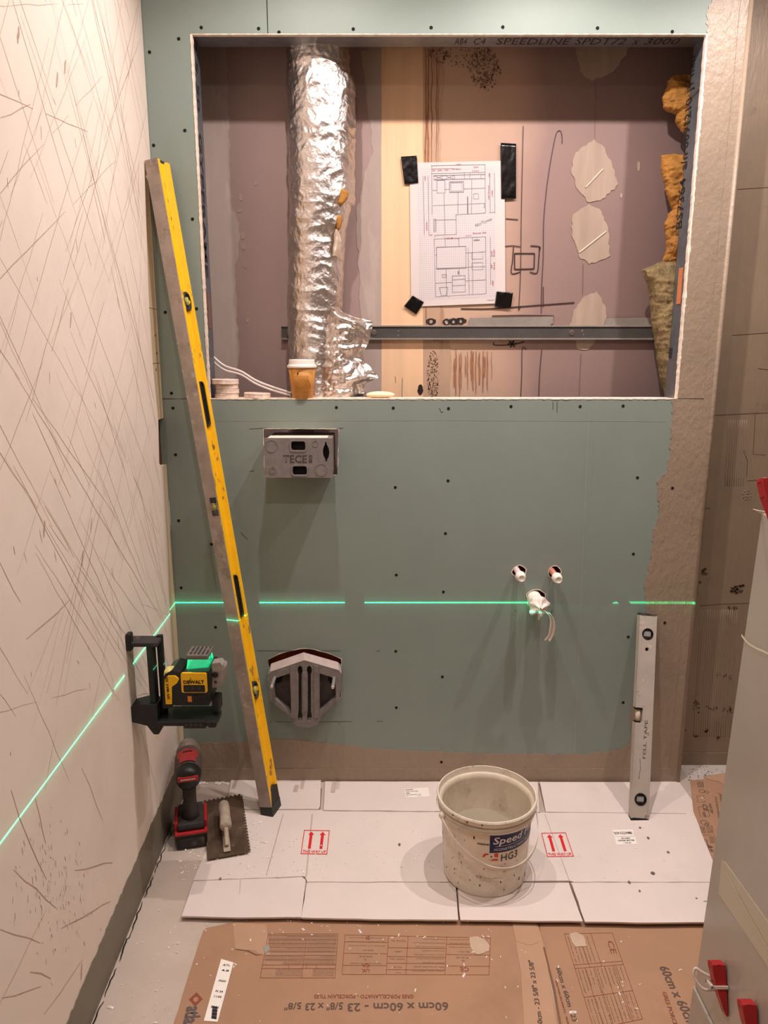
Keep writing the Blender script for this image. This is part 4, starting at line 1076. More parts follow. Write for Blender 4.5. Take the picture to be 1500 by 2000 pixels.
bm = B(); lathe(bm, [(.0345, .034), (.0365, .044), (.037, .08), (.036, .11), (.033, .125), (.03, .128)], hm, 28, caps=False); mh = obj('motor_housing', bm, M('dusty dark housing', (78,64,58), .7, var=.2, scale=40, layers=[((150,132,118), 24, .54, .7, .6, O1)]), td, smooth=True)
bm = B()
def redp(u, v):
    a = PI*(.5 + (u-.5)*.52*(1.0 if v > .35 else .72)); h = .038 + v*.062; r = .0382
    return hm @ V((-r*math.cos(a)*1.0, r*math.sin(a), h))
hx = hm.to_3x3()
upn = 1 if (hx @ V((0,1,0))).z > 0 else -1
def redp2(u, v):
    p = redp(u, v)
    if upn < 0:
        q = hm.inverted() @ p; q.y = -q.y; p = hm @ q
    return p
grid(bm, redp2, 12, 6); obj('red_top_panel', bm, m_red, mh, smooth=True)
bm = B()
for v_ in (.2,): 
    a_ = [redp2(.3 + .4*i/6, .75) for i in range(7)]; tube(bm, a_, .0022, 6)
obj('vent_slot', bm, m_blk, mh)
dbx((-.026, -.041, .199), (.026, -.034, .213), .002, 'rear_badge', m_redc)
bm = B()
for i in range(8): box(bm, (-.018 + i*.0048, -.0418, .2045), (-.0155 + i*.0048, -.0405, .2075), rz)
obj('badge_lettering', bm, m_white, td)
bm = B(); lathe(bm, [(.03, .128), (.0335, .131), (.0335, .144), (.030, .147), (.0285, .150), (.0275, .172), (.0225, .184), (.013, .196), (.0085, .199), (.0085, .204), (.004, .206), (.0, .206)], hm, 28, caps=False); obj('chuck', bm, m_grip, td, smooth=False)
# ---- notched trowel lying on the floor
trz = .0135
tc_ = [G(398,1563,trz), G(473,1549,trz), G(490,1663,trz), G(405,1678,trz)]
tt = thing('notched_trowel', 'muddy notched trowel lying on the white cardboard beside the drill', 'trowel', (tc_[0]+tc_[2])/2 - V((0,0,trz-.006)))
pts = [(tc_[0].x, tc_[0].y)]
def notch(a, b, n, d):
    a = V((a.x, a.y, 0)); b = V((b.x, b.y, 0)); u = (b-a)/n; nn = V((u.y, -u.x, 0)).normalized()*(-d)
    for i in range(n):
        p = a + u*i
        for q in (p, p + u*.5, p + u*.5 + nn*-1, p + u + nn*-1): pts.append((q.x, q.y))
cen = (tc_[0]+tc_[2])/2
def notch2(a, b, n, d):
    a = V((a.x, a.y, 0)); b = V((b.x, b.y, 0)); u = (b-a)/n; nn = V((u.y, -u.x, 0)).normalized()*d
    if ((a+b)/2 + nn - V((cen.x, cen.y, 0))).length > ((a+b)/2 - V((cen.x, cen.y, 0))).length: nn = -nn
    for i in range(n):
        p = a + u*i
        for q in (p, p + u*.5, p + u*.5 + nn, p + u + nn): pts.append((q.x, q.y))
pts = []
notch2(tc_[0], tc_[1], 9, .006); notch2(tc_[1], tc_[2], 21, .006); pts.append((tc_[2].x, tc_[2].y)); pts.append((tc_[3].x, tc_[3].y))
obj('blade', prism(B(), [pts], floorp(trz - .0022), V((0, 0, .0016))), m_trow, tt)
hA = G(437, 1573, .055); hB = G(441, 1612, .055)
bm = B(); hd = (hB-hA); lathe(bm, [(.006, -.01), (.0145, -.004), (.0155, .02), (.0145, hd.length*.55), (.0165, hd.length), (.015, hd.length+.006), (.006, hd.length+.007)], frame(hA, hd), 20); obj('handle', bm, m_trowh, tt, smooth=True)
bm = B(); s0 = hB + hd.normalized()*.004 - V((0,0,.004)); s1 = G(443, 1652, .020)
tube(bm, smoothpts([s0, s0.lerp(s1, .5) - V((0,0,.003)), s1], 5), .006, 10); tube(bm, smoothpts([hA + hd*.3, V((hA.x, hA.y, .04)), G(437,1590,.012)], 4), .007, 8)
bkb = [G(437,1588,trz), G(444,1665,trz)]
line(bm, [bkb[0] + V((0,0,.003)), bkb[1] + V((0,0,.003))], .018, NU, 0)
obj('shank', bm, m_trowh, tt, smooth=True)
# ---- bucket
bc = V((.258, -.412, .0062))
tbk = thing('bucket', 'dirty white plastic mortar bucket with blue label, holding a little water', 'bucket', bc)
R0, R1, HB = .104, .1235, .224
MB_ = Matrix.Translation(bc)
bm = B(); lathe(bm, [(.0, .003), (R0-.012, .003), (R0-.004, 0), (R0, .006), (R0+.0015, .02), (R1-.010, HB-.034), (R1-.002, HB-.034), (R1-.001, HB-.030), (R1-.001, HB-.022), (R1-.006, HB-.020), (R1-.005, HB-.016), (R1+.001, HB-.015), (R1+.002, HB-.004), (R1, HB), (R1-.0025, HB), (R1-.0045, HB-.016)], MB_, 72, caps=False); obj('shell', bm, m_buck, tbk, smooth=False)
bm = B(); lathe(bm, [(R1-.0046, HB-.0155), (R1-.012, HB-.018), (R1-.0135, HB-.03), (R0-.002, .012), (R0-.008, .006), (0, .0055)], MB_, 72, caps=False); obj('inside', bm, m_buckin, tbk, smooth=True)
WZ = .108
wrad = (R0-.002) + (R1-.0135-R0+.002)*(WZ-.012)/(HB-.042) - .0006
bm = B(); lathe(bm, [(wrad, WZ), (wrad*.5, WZ), (0, WZ)], MB_, 64, caps=False); obj('water', bm, m_water, tbk)
def bk(a, h, off=.0):      # point on the bucket's outside: angle from the viewer's side (degrees to the right), height
    r = R0 + .0015 + (R1-.010-R0-.0015)*(h-.02)/(HB-.054) + off
    t = math.radians(a); return bc + V((r*math.sin(t), -r*math.cos(t), h))
def onbucket(bm, s, a0, a1, h0, cap, bold=0, shear=0, rise=0.0, off=.0009):
    me, wd = text_flat(s, bold, shear); me2 = bmesh.new(); me2.from_mesh(me); bpy.data.meshes.remove(me)
    for v in me2.verts:
        u = v.co.x/wd; v.co = bk(a0 + (a1-a0)*u, h0 + v.co.y*cap/.69 + rise*u, off)
    t = bpy.data.meshes.new('t'); me2.to_mesh(t); me2.free(); add_mesh(bm, t)
def patch(bm, a0, a1, h0, h1, off=.0006, sk=0): grid(bm, lambda u, v: bk(a0 + (a1-a0)*u, h0 + (h1-h0)*v + sk*u, off), 16, 2)
bm = B(); patch(bm, -36, 80, .100, .182, .0003); lb = obj('paper_label', bm, M('bucket print base', (236,222,202), .42, var=.05), tbk, smooth=True)
bm = B(); patch(bm, -3, 76, .134, .188); obj('blue_panel', bm, m_navy, lb, smooth=True)
bm = B(); onbucket(bm, 'Speed Pro', 1, 71, .1585, .0185, .014, .15); onbucket(bm, '//CONSTRUCTION PRODUCTS', 2, 75, .1395, .0066, .003, .1); patch(bm, 4, 72, .1515, .1523, .001); obj('white_lettering', bm, m_white, lb)
bm = B(); onbucket(bm, 'HG3', 12, 36, .109, .0195, .0); obj('black_lettering', bm, m_ink, lb); bm = B(); onbucket(bm, 'INGENIUM', -18, -4, .155, .0045, .03); obj('small_print', bm, m_ink, lb, kind='stuff')
bm = B()
def hexp(bm, a0, a1, h0, h1):
    prism(bm, [[(a0, h0), (a0+3, h1-.001) , (a0+5, h1), (a1, h1), (a1, h0)]], lambda a, b: bk(a, b, .0009), V((0, -.0002, 0)))
hexp(bm, -12, 8, .1215, .132); hexp(bm, -2, 8, .112, .1165); obj('red_block', bm, m_orange, lb)
bm = B(); prism(bm, [[(-9, .100), (9, .092), (9, .085), (3, .085), (-8, .0925)]], lambda a, b: bk(a, b, .0012), V((0,-.0002,0))); obj('red_block', bm, m_orange, tbk)
bm = B(); onbucket(bm, 'CE', -19, -11, .060, .0065, 0); 
for h, a0, a1 in ((.0615,-9,12),(.0595,-9,16),(.056,-14,2),(.052,-14,10),(.088,14,28)): onbucket(bm, 'lmn ov ats nr cer wu', a0, a1, h, .0018)
obj('small_print', bm, m_inkg, tbk, kind='stuff')
bm = B()
lathe(bm, [(R1+.0012, HB-.033), (R1+.0025, HB-.029)], MB_, 64, caps=False); obj('rim_band', bm, m_buck, tbk)
# bail handle hanging down the front
thp = math.radians(24); ax = V((math.cos(thp), math.sin(thp), 0)); ou = V((math.sin(thp), -math.cos(thp), 0))
hc_ = bc + V((0, 0, HB-.030)); bm = B(); pts = []
for i in range(41):
    t = PI*i/40; pts.append(hc_ + ax*(-.130*math.cos(t)) + ou*(.131*math.sin(t)) - V((0,0,.094*math.sin(t)**1.0)))
def ribbon(pts, w_, t_):
    rows = []
    for i, p in enumerate(pts):
        d = (pts[min(i+1, len(pts)-1)] - pts[max(i-1,0)]).normalized(); o_ = (p - V((bc.x, bc.y, p.z))).normalized(); u = d.cross(o_).normalized()
        rows.append([bm.verts.new(p + u*a*w_ + o_*b*t_) for a, b in ((-.5,-.5),(.5,-.5),(.5,.5),(-.5,.5))])
    for q, r in zip(rows, rows[1:]):
        for k in range(4): bm.faces.new([q[k], q[(k+1)%4], r[(k+1)%4], r[k]])
    bm.faces.new(rows[0]); bm.faces.new(rows[-1])
ribbon(pts, .008, .003); obj('handle', bm, m_buck, tbk)
for s in (-1, 1):
    bm = B(); q = hc_ + ax*s*.1235; lathe(bm, [(.009, 0), (.009, .006), (.006, .009), (0, .009)], frame(q, ax*s), 16, caps=False); obj('handle_pivot', bm, m_buck, tbk)
bm = B(); rr = random.Random(8)
for i in range(46):
    a = rr.uniform(-85, 85); h = rr.uniform(.02, .18)
    if 0 < a < 80 and .1 < h < .185: continue
    s = rr.uniform(.0005, .0024)*(1.6 if rr.random() < .15 else 1); tall = rr.uniform(.8, 3.2); da = math.degrees(s/R1)
    prism(bm, [rag(circ(0, 0, 1, 8), .35, .5, i)], lambda x, y: bk(a + x*da, h + y*s*tall, .0006), V((0,-.0002,0)))
for i in range(16):
    a = rr.uniform(0, 360); prism(bm, [rag(circ(0, 0, 1, 7), .3, .5, i)], lambda x, y, k=.3+1.1*rr.random()**2, dz=rr.uniform(-.004,.004): MB_ @ V(((R1+.0024)*math.sin(math.radians(a + x*k)), -(R1+.0024)*math.cos(math.radians(a + x*k)), HB-.009 + dz + y*.0016*k)), V((0,0,.0001)))
obj('mortar_splash', bm, M('dark mortar', (66,54,44), .9, var=.2), tbk, kind='stuff')
# ---- flattened white carton
wc0 = G(880, 1660, 0)
tcn = thing('flattened_carton', 'flattened white cardboard carton with red arrows under the bucket', 'cardboard', wc0)
TK = .0042
def sheet(name, px, mat, z=.0012, th=TK, par=tcn, lift=None, seed=0, amp=.0008, step=.03):
    """a board cut to an outline; lift(x,y) bends it off the floor"""
    o2 = rag(xy(px, z + th), amp, step, seed) if amp else xy(px, z + th)
    bm = prism(B(), [o2], floorp(z), V((0,0,th)))
    if lift:
        bmesh.ops.subdivide_edges(bm, edges=[e for e in bm.edges if e.calc_length() > .04], cuts=2, use_grid_fill=False)
        for v in bm.verts: v.co.z += lift(v.co.x, v.co.y)
    return obj(name, bm, mat, par)
ymid = G(800, 1722, .005).y
lift_f = lambda x, y: max(0, (ymid - y))*.075
sheet('middle_panel', [(440,1582),(628,1582),(632,1584),(1052,1588),(1060,1587),(1355,1588),(1408,1722),(1120,1722),(1112,1720),(890,1722),(600,1722),(596,1712),(590,1711),(378,1719),(400,1667),(415,1640)], m_wcard, seed=1)
sheet('flap', [(452,1520),(627,1520),(625,1574),(622,1580),(441,1580)], m_wcard, seed=2, z=.002)
sheet('flap', [(635,1526),(1050,1527),(1053,1586),(632,1582)], m_wcard, seed=3)
sheet('flap', [(1054,1527),(1284,1528),(1356,1588),(1066,1586)], m_wcard, seed=4)
sheet('flap', [(378,1721),(590,1713),(597,1718),(588,1798),(470,1799),(355,1796)], m_wcard, lift=lift_f, seed=5)
sheet('flap', [(600,1724),(889,1724),(895,1804),(750,1803),(588,1799)], m_wcard, lift=lift_f, seed=6)
sheet('flap', [(893,1724),(1111,1724),(1138,1807),(1020,1806),(899,1804)], m_wcard, lift=lift_f, seed=7)
sheet('flap', [(1116,1724),(1408,1724),(1399,1809),(1270,1810),(1142,1808)], m_wcard, lift=lift_f, seed=8)
zt5 = .0012 + TK + .0003
def fline(bm, pts, wd, z=zt5, taper=False): line(bm, [G(a, b, z) for a, b in pts], wd, NU, .0002, taper)
bm = B()
fline(bm, [(441,1581),(620,1581)], .0022); fline(bm, [(632,1583),(850,1585)], .002); fline(bm, [(1068,1586),(1340,1589)], .0022)
fline(bm, [(378,1720),(590,1712)], .0022); fline(bm, [(600,1723),(860,1723)], .0022); fline(bm, [(1120,1723),(1406,1723)], .0022)
fline(bm, [(470,1716),(465,1797)], .0012, .009); fline(bm, [(553,1590),(520,1710)], .003); fline(bm, [(610,1590),(598,1712)], .004); fline(bm, [(1064,1590),(1112,1720)], .002)
pieces('crease', bm, M('card crease', (188,172,160), .85), tcn)
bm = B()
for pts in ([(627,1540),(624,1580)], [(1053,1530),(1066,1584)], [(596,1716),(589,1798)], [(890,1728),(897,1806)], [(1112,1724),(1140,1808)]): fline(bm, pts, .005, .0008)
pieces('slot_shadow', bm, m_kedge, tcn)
bm = B(); rr = random.Random(21)
for (x, y) in ((1250,1617),(1266,1637),(1275,1706),(1249,1743),(1229,1724),(1360,1758),(1383,1773),(1305,1665),(780,1650),(430,1717)):
    p = G(x, y, zt5); s = rr.uniform(.003, .007)*(2.2 if (x, y) == (1383,1773) else 1)
    prism(bm, [rag(circ(p.x, p.y, s*rr.uniform(.6,1.2), 8, s*rr.uniform(.6,1.2)), s*.4, s*.6, x)], floorp(zt5 + (.004 if y > 1724 else 0)), V((0,0,.0015)))
obj('grey_splash', bm, M('grey mortar fleck', (120,104,94), .9, var=.3), tcn, kind='stuff')
# red arrow marks
def thisway(c0, c1, c2, c3, name='printed_mark'):
    """c0 top-left, c1 top-right, c2 bottom-right, c3 bottom-left (picture points)"""
    P0, P1, P2, P3 = [G(*c, zt5) for c in (c0, c1, c2, c3)]
    def m(u, v): return (P3 + (P2-P3)*u)*(1-v) + (P0 + (P1-P0)*u)*v
    bm = B()
    def pl(pts): prism(bm, [pts], lambda a, b: m(a, b) + V((0,0,.0002)), V((0,0,.0002)))
    b_ = .028
    for pts in ([(0,0),(1,0),(1,b_),(0,b_)], [(0,1-b_),(1,1-b_),(1,1),(0,1)], [(0,0),(b_,0),(b_,1),(0,1)], [(1-b_,0),(1,0),(1,1),(1-b_,1)]): pl(pts)
    for cx in (.30, .74): pl([(cx-.055,.22),(cx+.055,.22),(cx+.055,.80),(cx+.115,.80),(cx,.93),(cx-.115,.80),(cx-.055,.80)])
    text(bm, 'THIS WAY UP', m(.06,.055), m(.94,.055), NU, (P0-P3).length*.10, .022, .0004)
    obj(name, bm, m_prred, tcn)
thisway((594,1621), (644,1622), (639,1669), (587,1668)); thisway((1057,1627), (1105,1626), (1121,1673), (1069,1674))
# stuck-on labels
def sticker(cs, lines, par=tcn, z=zt5, mat=m_lblw, ink=m_ink):
    P0, P1, P2, P3 = [G(*c, z) for c in cs]
    def m(u, v): return (P3 + (P2-P3)*u)*(1-v) + (P0 + (P1-P0)*u)*v
    bm = B(); prism(bm, [[(0,0),(1,0),(1,1),(0,1)]], lambda a, b: m(a, b), V((0,0,.0004))); o = obj('paper_label', bm, mat, par)
    bm = B()
    for s, u0, u1, v, h, bd in lines: text(bm, s, m(u0, v), m(u1, v), NU, (P0-P3).length*h, bd, .0009)
    obj('printed_text', bm, ink, o)
sticker([(1196,1621),(1236,1620),(1238,1633),(1199,1634)], [('ZCP-CCLWMB', .05, .95, .3, .34, .02)])
sticker([(1200,1635),(1241,1634),(1245,1649),(1204,1650)], [('CP HART', .3, .75, .70, .16, .02), ('ORDER 807708', .12, .9, .42, .16, .02), ('1 OF 84', .38, .72, .12, .13, .02)])
sticker([(789,1541),(836,1538),(840,1556),(793,1558)], [('KUDOS SHOWERS', .04, .36, .82, .09, .02), ('CURVE 1CUP MOULD', .04, .55, .60, .11, 0), ('HAND', .04, .2, .40, .10, .02), ('NV0 L0B BAGED TRAP', .04, .64, .24, .09, 0), ('MA', .04, .1, .08, .08, 0), ('81 5 22', .5, .66, .08, .08, 0)])
bm = B()
for pts in ([(580,1533),(576,1547)], [(653,1527),(650,1547)]): line(bm, [G(a, b, zt5+.0009) for a, b in pts], .013, NU, .0002)
pieces('clear_tape', bm, M('clear tape', (196,178,166), .25), tcn)
# white card strip below it on the right
t3c = solo('white_card_strip', prism(B(), [rag(xy([(1262,1524),(1326,1525),(1352,1562),(1364,1650),(1398,1730),(1330,1600)], .003), .0006, .03, 3)], floorp(.0003), V((0,0,.0008))), m_wcard, 'white card strip showing beyond the right edge of the white carton', 'cardboard')
# ---- brown tile cartons as floor cover
ka = thing('flattened_carton', 'brown cardboard tile carton with upside-down printing, in front on the left', 'cardboard', G(650, 1900, 0))
ka_px = [(397,1817),(404,1812),(480,1797),(1000,1797),(1052,1800),(1062,1850),(1092,2010),(1110,2120),(300,2120),(330,2030),(365,1915)]
sheet('carton_sheet', ka_px, m_kraft, z=.0004, th=.0012, par=ka, amp=.0008)
sheet('folded_flap', [(1000,1798),(1046,1796),(1064,1850),(1105,2120),(1030,2120),(1018,1900)], m_kraft2, z=.0017, th=.0012, par=ka)
sheet('tape_patch', [(455,1800),(520,1806),(528,1866),(508,1866),(498,1856),(460,1853)], m_kraft2, z=.0017, th=.0004, par=ka, amp=.001, step=.01)
bm = B(); line(bm, [G(a, b, .0022) for a, b in ((460,1854),(484,1857),(500,1865),(513,1864))], .003, NU, .0003, True); line(bm, [G(a, b, .0022) for a, b in ((1062,1850),(1082,1930),(1108,2080))], .004, NU, .001); pieces('tear', bm, m_kedge, ka)
kb = thing('flattened_carton', 'brown cardboard tile carton with sideways printing, in front on the right', 'cardboard', G(1250, 1900, 0))
sheet('carton_sheet', [(1050,1799),(1440,1800),(1470,1900),(1500,2120),(1112,2120),(1085,1965),(1064,1850)], m_kraft, z=.0004, th=.0012, par=kb)
sheet('tape_patch', [(1000,1800),(1046,1797),(1052,1840),(1036,1846),(1008,1838)], m_kraft2, z=.0031, th=.0004, par=ka, amp=.001, step=.01)
# printing on a sheet: 'm' maps panel coordinates to the floor
zk = .0019
def panel(c0, c1, c2, c3):
    P0, P1, P2, P3 = [G(*c, zk) for c in (c0, c1, c2, c3)]
    return lambda u, v: (P3 + (P2-P3)*u)*(1-v) + (P0 + (P1-P0)*u)*v
def tline(bm, m, pts, wd=.0011): line(bm, [m(*p) for p in pts], wd, NU, .0002)
def ttext(bm, m, s, u0, u1, v, h, bold=0.0, flip=False):
    a, b = m(u0, v), m(u1, v)
    if flip: a, b = b, a
    text(bm, s, a, b, NU, h, bold, .0004)
WORDS = 'pavimenti ceramic tiles rivestimento uso interno exterior wall floor class group norm EN dry pressed absorption low breaking strength thermal shock bond slip fire'.split()
def fakeline(r, n): return ' '.join(r.choice(WORDS) for _ in range(n))
rk = random.Random(31)
bm = B(); bmg = B(); bms = B()
# left table: every text row printed upside down
m = panel((524,1824), (660,1824), (654,1910), (508,1910))
for pts in ([(0,0),(1,0)], [(0,1),(1,1)], [(0,0),(0,1)], [(1,0),(1,1)], [(.555,0),(.555,1)], [(0,.28),(1,.28)], [(0,.20),(1,.20)], [(.36,.20),(.36,.28)], [(.74,.20),(.74,.28)], [(.6,.20),(.6,.28)]): tline(bm, m, pts)
for i in range(22):
    v = .30 + i*.031
    if i in (7,): continue
    for u0, u1 in ((.02,.54),(.57,.98)):
        if rk.random() < .12: u0 = (u0+u1)/2
        ttext(bms, m, fakeline(rk, 7 if u1 < .6 else 6), u0, u1, v + .02, .0024, flip=True)
        if i % 3 == 0: tline(bms, m, [(u0-.015, v), (u1+.015, v)], .0005)
for i in range(6):
    v = .03 + i*.028
    for u0, u1 in ((.2,.54),(.70,.98)): ttext(bms, m, fakeline(rk, 4), u0, u1, v + .02, .0021, flip=True)
m = panel((674,1826), (958,1832), (955,1904), (668,1903))
for pts in ([(0,0),(1,0)], [(0,1),(1,1)], [(0,0),(0,1)], [(1,0),(1,1)], [(.30,0),(.30,1)], [(.435,0),(.435,1)], [(.70,0),(.70,1)], [(.30,.12),(.70,.12)], [(.30,.28),(.70,.28)], [(.30,.45),(.70,.45)], [(.30,.68),(.70,.68)], [(0,.22),(.30,.22)], [(0,.52),(.30,.52)], [(0,.82),(.30,.82)], [(.70,.22),(1,.22)], [(.70,.52),(1,.52)], [(.70,.8),(1,.8)]): tline(bm, m, pts)
for (s, u0, u1, v, h) in (('BS EN 14411', .13, .20, .62, .004), ('UK-CPR_EN_AD', .11, .20, .46, .004), ('32', .145, .16, .38, .004), ('Distributed by Atlas Concorde SpA', .05, .26, .28, .003), ('Distributor - Paese', .32, .42, .40, .004), ('EN 14411', .78, .86, .62, .004), ('CPR_EN_AD', .77, .87, .46, .004), ('05', .81, .83, .38, .004), ('Cod.', .36,.40,.05,.003), ('Containing - Peso', .32,.42,.88,.004), ('1.000', .35, .40, .60, .004), ('KG 30', .35, .40, .2, .004)):
    ttext(bms, m, s, u0, u1, v, h, flip=True)
for i in range(9):
    v = .10 + i*.105; ttext(bms, m, fakeline(rk, 3), .46 + rk.uniform(0, .1), .69, v, .003, flip=True)
    if i > 5:
        ttext(bms, m, fakeline(rk, 4), .03, .28, v, .0026, flip=True); ttext(bms, m, fakeline(rk, 4), .72, .98, v, .0026, flip=True)
ttext(bm, m, 'UK', .13, .185, .13, .0085, .015, True); ttext(bm, m, 'CA', .13, .185, .255, .0085, .015, True); ttext(bm, m, 'CE', .80, .86, .19, .011, .005, True)
for k in range(3):
    a = PI*2*k/3 + .5; tline(bm, m, [(.16 + .012*math.cos(a), .93 + .05*math.sin(a)), (.16 + .012*math.cos(a+1.4), .93 + .05*math.sin(a+1.4))], .003)
obj('printed_table', bm, m_prbrn, ka); 
# big lines
text(bmg, '60cm x 60cm - 23', G(875,1958,zk), G(679,1960,zk), NU, .0185, .016)
text(bmg, '5/8" x 23', G(670,1958,zk), G(597,1960,zk), NU, .0165, .014); text(bmg, '5/8"', G(589,1958,zk), G(556,1960,zk), NU, .0150, .014)
obj('printed_text', bmg, m_prgry, ka)
bm = B(); text(bm, 'GRES PORCELLANATO - PORCELAIN TILES', G(808,1943,zk), G(614,1943,zk), NU, .0085, .012); 
m = panel((369,1952), (384,1938), (396,1951), (381,1966))
mq = lambda u, v: m(u, v)
prism(bm, [[(0,0),(1,0),(1,1),(0,1)], circ(.5,.5,.27,16)], lambda a, b: m(a, b), V((0,0,.0003)))
obj('printed_logo', bm, m_prbrn, ka)
bm = B(); text(bm, 'atlas concorde', G(366,1966,zk), G(330,2120,zk), NU, .030, .025); obj('printed_text', bm, m_inkg, ka)
obj('small_print', bms, m_inks, ka, kind='stuff')
sticker([(432,1873),(456,1880),(425,1996),(398,1994)], [], par=ka, z=.0022)
ch = ka.children[-2] if len(ka.children) > 1 else None
bm = B(); z_ = .0032
for i in range(9):
    k = i/9; a = G(429 - k*26 + 6, 1886 + k*92, z_); b = G(429 - k*26 + 24, 1888 + k*92, z_)
    if i in (2, 4, 7): continue
    text(bm, ['ATL','4.8','ABC GRES','30X60','LOT 21B','N 24','11:02','MQ','EAN'][i], a, a.lerp(b, .8), NU, .0045, .01)
for i in range(11):
    k = i/10; a = G(411 - k*2.2 + 4, 1966 + k*22, z_); b = G(411 - k*2.2 + 14, 1968 + k*22, z_); line(bm, [a, b], .0016 if i % 3 else .003, NU, .0002)
obj('printed_text', bm, m_ink, ka)
bm = B(); prism(bm, [rag(xy([(917,1831),(930,1829),(945,1834),(957,1848),(955,1858),(935,1865),(925,1862),(918,1848)], zk), .0008, .006, 3)], floorp(zk), V((0,0,.001))); obj('grey_paper_scrap', bm, M('grey scrap', (190,166,142), .8), ka)
bm = B(); prism(bm, [rag(xy([(514,1848),(526,1847),(526,1856),(518,1864)], .0024), .0006, .006, 3)], floorp(.0024), V((0,0,.001))); obj('grey_paper_scrap', bm, M('blue grey scrap', (150,150,140), .6), ka)
# right carton printing
bm = B(); bms = B(); bmg = B()
m = panel((1196,1822), (1255,1990), (1160,2010), (1102,1824))
for pts in ([(0,0),(1,0)], [(0,1),(1,1)], [(0,0),(0,1)], [(1,0),(1,1)], [(.40,0),(.40,1)], [(.70,0),(.70,1)], [(.36,0),(.36,1)], [(0,.3),(.4,.3)], [(0,.55),(.4,.55)], [(.4,.2),(1,.2)], [(.4,.4),(1,.4)], [(.4,.6),(1,.6)], [(.4,.8),(1,.8)]): tline(bm, m, pts)
for i in range(12):
    v = .05 + i*.078
    ttext(bms, m, fakeline(rk, 2), .42, .42 + rk.uniform(.15, .27), v, .0026); ttext(bms, m, fakeline(rk, 2), .72, .98, v, .0026)
    if i < 6: ttext(bms, m, fakeline(rk, 3), .04, .34, v, .0026)
ttext(bm, m, 'CE', .10, .26, .83, .013, .004)
obj('printed_table', bm, m_prbrn, kb); obj('small_print', bms, m_inks, kb, kind='stuff')
text(bmg, '60cm x 60cm', G(1287,1888,zk), G(1344,2003,zk), NU, .020, .016); obj('printed_text', bmg, m_prgry, kb); bmg = B(); text(bmg, '60cm x 60cm - 23', G(1086,1890,zk), G(1118,1995,zk), NU, .010, .016)
obj('printed_text', bmg, m_prgry, kb)
bm = B(); text(bm, 'GRES PORCELLANATO', G(1293,1937,zk), G(1336,2060,zk), NU, .0085, .01); text(bm, 'GRES PORCELLANATO - TILES', G(1084,1915,zk), G(1108,2000,zk), NU, .0038, .02); obj('printed_text', bm, m_prbrn, kb)
bm = B(); z0_ = .0034; text(bm, 'cm x 60cm - 23 5/8" x 23 5/8"', G(1066,2040,z0_), G(1041,1876,z0_), NU, .010, .012); obj('printed_text', bm, m_prgry, ka)
bm = B(); text(bm, 'TEL', G(1376,1888,zk), G(1380,1905,zk), NU, .006); text(bm, 'L', G(1378,1940,zk), G(1380,1946,zk), NU, .006); obj('printed_text', bm, m_inkg, kb)
bm = B(); prism(bm, [rag(xy([(1112,1824),(1125,1821),(1140,1828),(1146,1848),(1125,1850),(1117,1840)], zk), .0008, .006, 3)], floorp(zk), V((0,0,.001))); obj('grey_paper_scrap', bm, M('grey scrap', (190,166,142), .8), kb)
# narrow brown carton by the recess wall
kc = thing('flattened_carton', 'narrow brown carton strip with symbols along the right, beside the white carton', 'cardboard', G(1385, 1600, 0))
sheet('carton_sheet', [(1348,1524),(1400,1520),(1412,1528),(1426,1640),(1450,1790),(1432,1800),(1402,1726),(1362,1650)], m_kraft, z=.0014, th=.0012, par=kc)
bm = B(); zk = .0029
m = panel((1357,1528), (1395,1528), (1425,1770), (1390,1740))
def cm(x, y): return G(x, y, zk)
for s, a, b, h in (('CE', (1371,1570), (1375,1584), .012), ('NYZF', (1384,1570),(1388,1588), .007), ('03', (1372,1586),(1374,1594), .007), ('C', (1376,1606),(1377,1613), .009), ('A+', (1381,1650),(1385,1662), .013)):
    text(bm, s, cm(*a), cm(*b), NU, h, .02)
def ring(cx, cy, r): 
    c = cm(cx, cy); prism(bm, [circ(c.x, c.y, r, 20), circ(c.x, c.y, r-.0014, 20)], floorp(zk), V((0,0,.0003)))
ring(1376.5, 1607, .012); ring(1371, 1545, .009); ring(1380, 1547, .007)
def rectp(pts, wd=.0012): line(bm, [cm(*p) for p in pts + pts[:1]], wd, NU, .0003)
rectp([(1364,1576),(1382,1574),(1386,1594),(1368,1596)]); rectp([(1363,1632),(1395,1630),(1402,1662),(1368,1664)]); rectp([(1373,1666),(1395,1664),(1402,1712),(1384,1700)]); rectp([(1361,1554),(1374,1553),(1377,1566),(1363,1567)]); rectp([(1376,1640),(1380,1640),(1384,1658),(1378,1658)], .002)
for i in range(6): line(bm, [cm(1362 + i*2.2, 1527), cm(1363 + i*2.3, 1538)], .0016, NU, .0003)
for i in range(5): 
    a = cm(1364 + i*2.6, 1614); b = cm(1367 + i*2.6, 1628); text(bm, fakeline(rk, 2), a, b, NU, .003); a = cm(1379 + i*2.6, 1613); b = cm(1382 + i*2.6, 1627); text(bm, fakeline(rk, 2), a, b, NU, .003)
for i in range(6): line(bm, [cm(1385 + i*1.6, 1633), cm(1388 + i*1.6, 1647)], .0008, NU, .0003)
text(bm, 'John Doe Divisor', cm(1404,1548), cm(1416,1622), NU, .009, 0, shear=.3); 
for i in range(2): text(bm, fakeline(rk, 4), cm(1398-i*2,1556), cm(1405-i*2,1600), NU, .003)
obj('printed_text', bm, m_prgry, kc)
kd = solo('card_scrap', prism(B(), [rag(xy([(1374,1515),(1420,1508),(1440,1490),(1452,1560),(1440,1620),(1424,1590),(1412,1531),(1405,1526),(1378,1520)], .005), .001, .02, 4)], floorp(.0030), V((0,0,.0012))), m_kraft2, 'torn brown card scrap in the far corner under the recess wall', 'cardboard')
